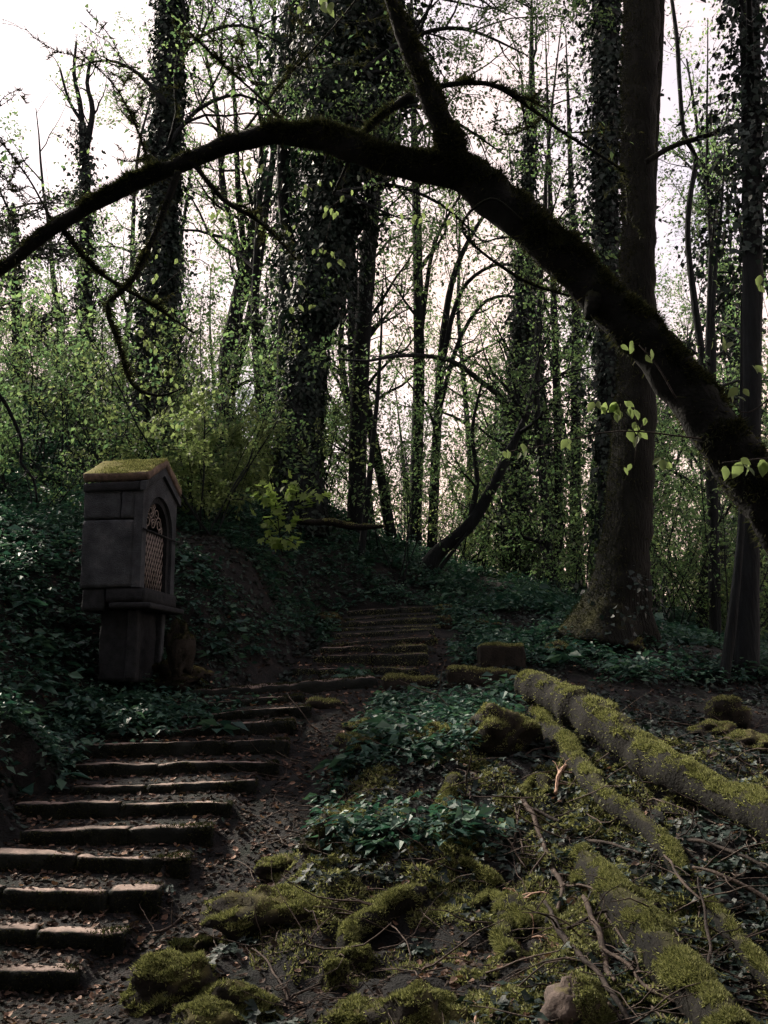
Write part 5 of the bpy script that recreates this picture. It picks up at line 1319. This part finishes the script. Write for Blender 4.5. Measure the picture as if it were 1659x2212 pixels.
# ivy carpet
x, y = inframe(60000, 5.8, 21, 1.0)
z, nr = normals(x, y); px, py = project(x, y, z)
patch = fbm(np.stack([x, y, 0 * x], 1) * 1.1, 3, 50)
wgt = np.where((px < 360) & (py > 2060), 0, 1) * np.where(leftside(px, py), .8, np.where(py < 1620, .95, np.where(px > 1250, .75, .6)))
keep = (rc.random(len(x)) < wgt) & (patch > -.35) & (~onstairs(x, y)) & (track_dist(x, y) > .42)
x, y, z, nr = x[keep], y[keep], z[keep], nr[keep]; n_ = len(x)
g = Geo(); a = rc.random(n_) * 6.28
scatter(g, np.stack([x, y, z + .015 + .06 * rc.random(n_)], 1), np.stack([np.cos(a), np.sin(a), .1 * rc.normal(size=n_)], 1), nr + rdirs(rc, n_) * .5, .045 + .05 * rc.random(n_), IVY)
ivyc = link('ivy_ground_cover', mesh('ivy_ground_cover', g, M['ivy'], smooth=False)); tag(ivyc, 'dark trailing ivy covering the slope and the mound', 'ivy', kind='stuff')

# moss patches on the soil of the root slope
x, y = inframe(230000, 5.6, 12, 1.1)
z, nr = normals(x, y); px, py = project(x, y, z)
patch = fbm(np.stack([x, y, 0 * x], 1) * 2.3, 3, 60)
keep = (patch > .10 + .25 * np.clip((1950 - py) / 300, 0, 1)) & (px > 540) & (~onstairs(x, y)) & (track_dist(x, y) > .5) & (rc.random(len(x)) < .8)
x, y, z, nr = x[keep], y[keep], z[keep], nr[keep]; n_ = len(x)
g = Geo(); d = norm(nr + rdirs(rc, n_) * .6); L = .018 + .022 * rc.random(n_)
scatter(g, np.stack([x, y, z - .004], 1), d, rdirs(rc, n_), np.stack([.010 + .006 * rc.random(n_), L, L], 1), BLADE)
xc, yc = inframe(900, 5.8, 11.0, 1.3); zc = Z(xc, yc); pxc, pyc = project(xc, yc, zc)
k = (pxc > 560) & (~onstairs(xc, yc)) & (track_dist(xc, yc) > .55) & (fbm(np.stack([xc, yc, 0 * xc], 1) * 1.3, 2, 61) > -.1)
for cx_, cy_ in zip(xc[k], yc[k]):                               # feathery cushions
    R_ = .05 + .13 * rc.random() ** 2; m = int(90 + 2600 * R_)
    u_ = rdirs(rc, m); u_[:, 2] = np.abs(u_[:, 2]) * 0.7
    q_ = u_ * R_ * (1 + .3 * fbm(u_ * 2 + cx_ * 7, 2, 5))[:, None] * np.array((1.3, 1, .7))
    bz = Z(q_[:, 0] + cx_, q_[:, 1] + cy_)
    pp = np.stack([q_[:, 0] + cx_, q_[:, 1] + cy_, bz + q_[:, 2] - .01], 1)
    d_ = norm(u_ + rdirs(rc, m) * .7); L_ = .02 + .025 * rc.random(m)
    scatter(g, pp, d_, rdirs(rc, m), np.stack([.010 + .007 * rc.random(m), L_, L_], 1), BLADE)
mossg = link('moss_carpet', mesh('moss_carpet', g, M['mosstuft'])); tag(mossg, 'olive moss patches spread over the root slope', 'moss', kind='stuff')

# dead leaves: bright ones and old dark litter
def litter(n, mat, name, label, slo, shi, keepf, lift=.02, zstep=True):
    x, y = inframe(n, 5.6, 17, 1.25)
    z, nr = normals(x, y); px, py = project(x, y, z); k = keepf(x, y, px, py)
    x, y, z, nr = x[k], y[k], z[k], nr[k]
    P_ = [np.stack([x, y, z + lift * rc.random(len(x))], 1)]; N_ = [nr]
    p = np.concatenate(P_); nr = np.concatenate(N_); m = len(p); a = rc.random(m) * 6.28; g = Geo()
    scatter(g, p, np.stack([np.cos(a), np.sin(a), .25 * rc.normal(size=m)], 1), nr + rdirs(rc, m) * .45, slo + (shi - slo) * rc.random(m), DEAD)
    o = link(name, mesh(name, g, M[mat], smooth=False)); tag(o, label, 'leaf litter', kind='stuff'); return o
litter(34000, 'litter', 'old_leaf_litter', 'dark rotting leaf litter over the track, steps and slope', .035, .08, lambda x, y, px, py: (track_dist(x, y) < .6) | (onstairs(x, y) & (rc.random(len(x)) < .8)) | (rc.random(len(x)) < .35))
litter(11000, 'dead', 'dry_leaf_litter', 'scattered dry tan leaves on the track and steps', .04, .085, lambda x, y, px, py: ((track_dist(x, y) < .5) & (rc.random(len(x)) < .55) | (onstairs(x, y) & (rc.random(len(x)) < .5)) | ((px > 900) & (py > 2050) & (px < 1250) & (rc.random(len(x)) < .9)) | (rc.random(len(x)) < .16)))
# fine twigs
x, y = inframe(2600, 5.8, 13, 1.0); z = Z(x, y); px, py = project(x, y, z)
k = (px > 540) & ~onstairs(x, y); g = Geo()
for xx, yy, zz in zip(x[k], y[k], z[k]):
    a = rc.random() * 6.28; L = .1 + .9 * rc.random() ** 3; tk = .7 + 1.1 * L * rc.random()
    tube(g, wander(rc, (xx, yy, zz + .03), (math.cos(a), math.sin(a), .15), L, 5, .22, -.03), np.array([.005, .005, .0045, .004, .003, .002]) * tk, 4, cap=False)
tw = link('twig_litter', mesh('twig_litter', g, M['stick'])); tag(tw, 'fine dead twigs strewn over the root slope', 'twigs', kind='stuff')
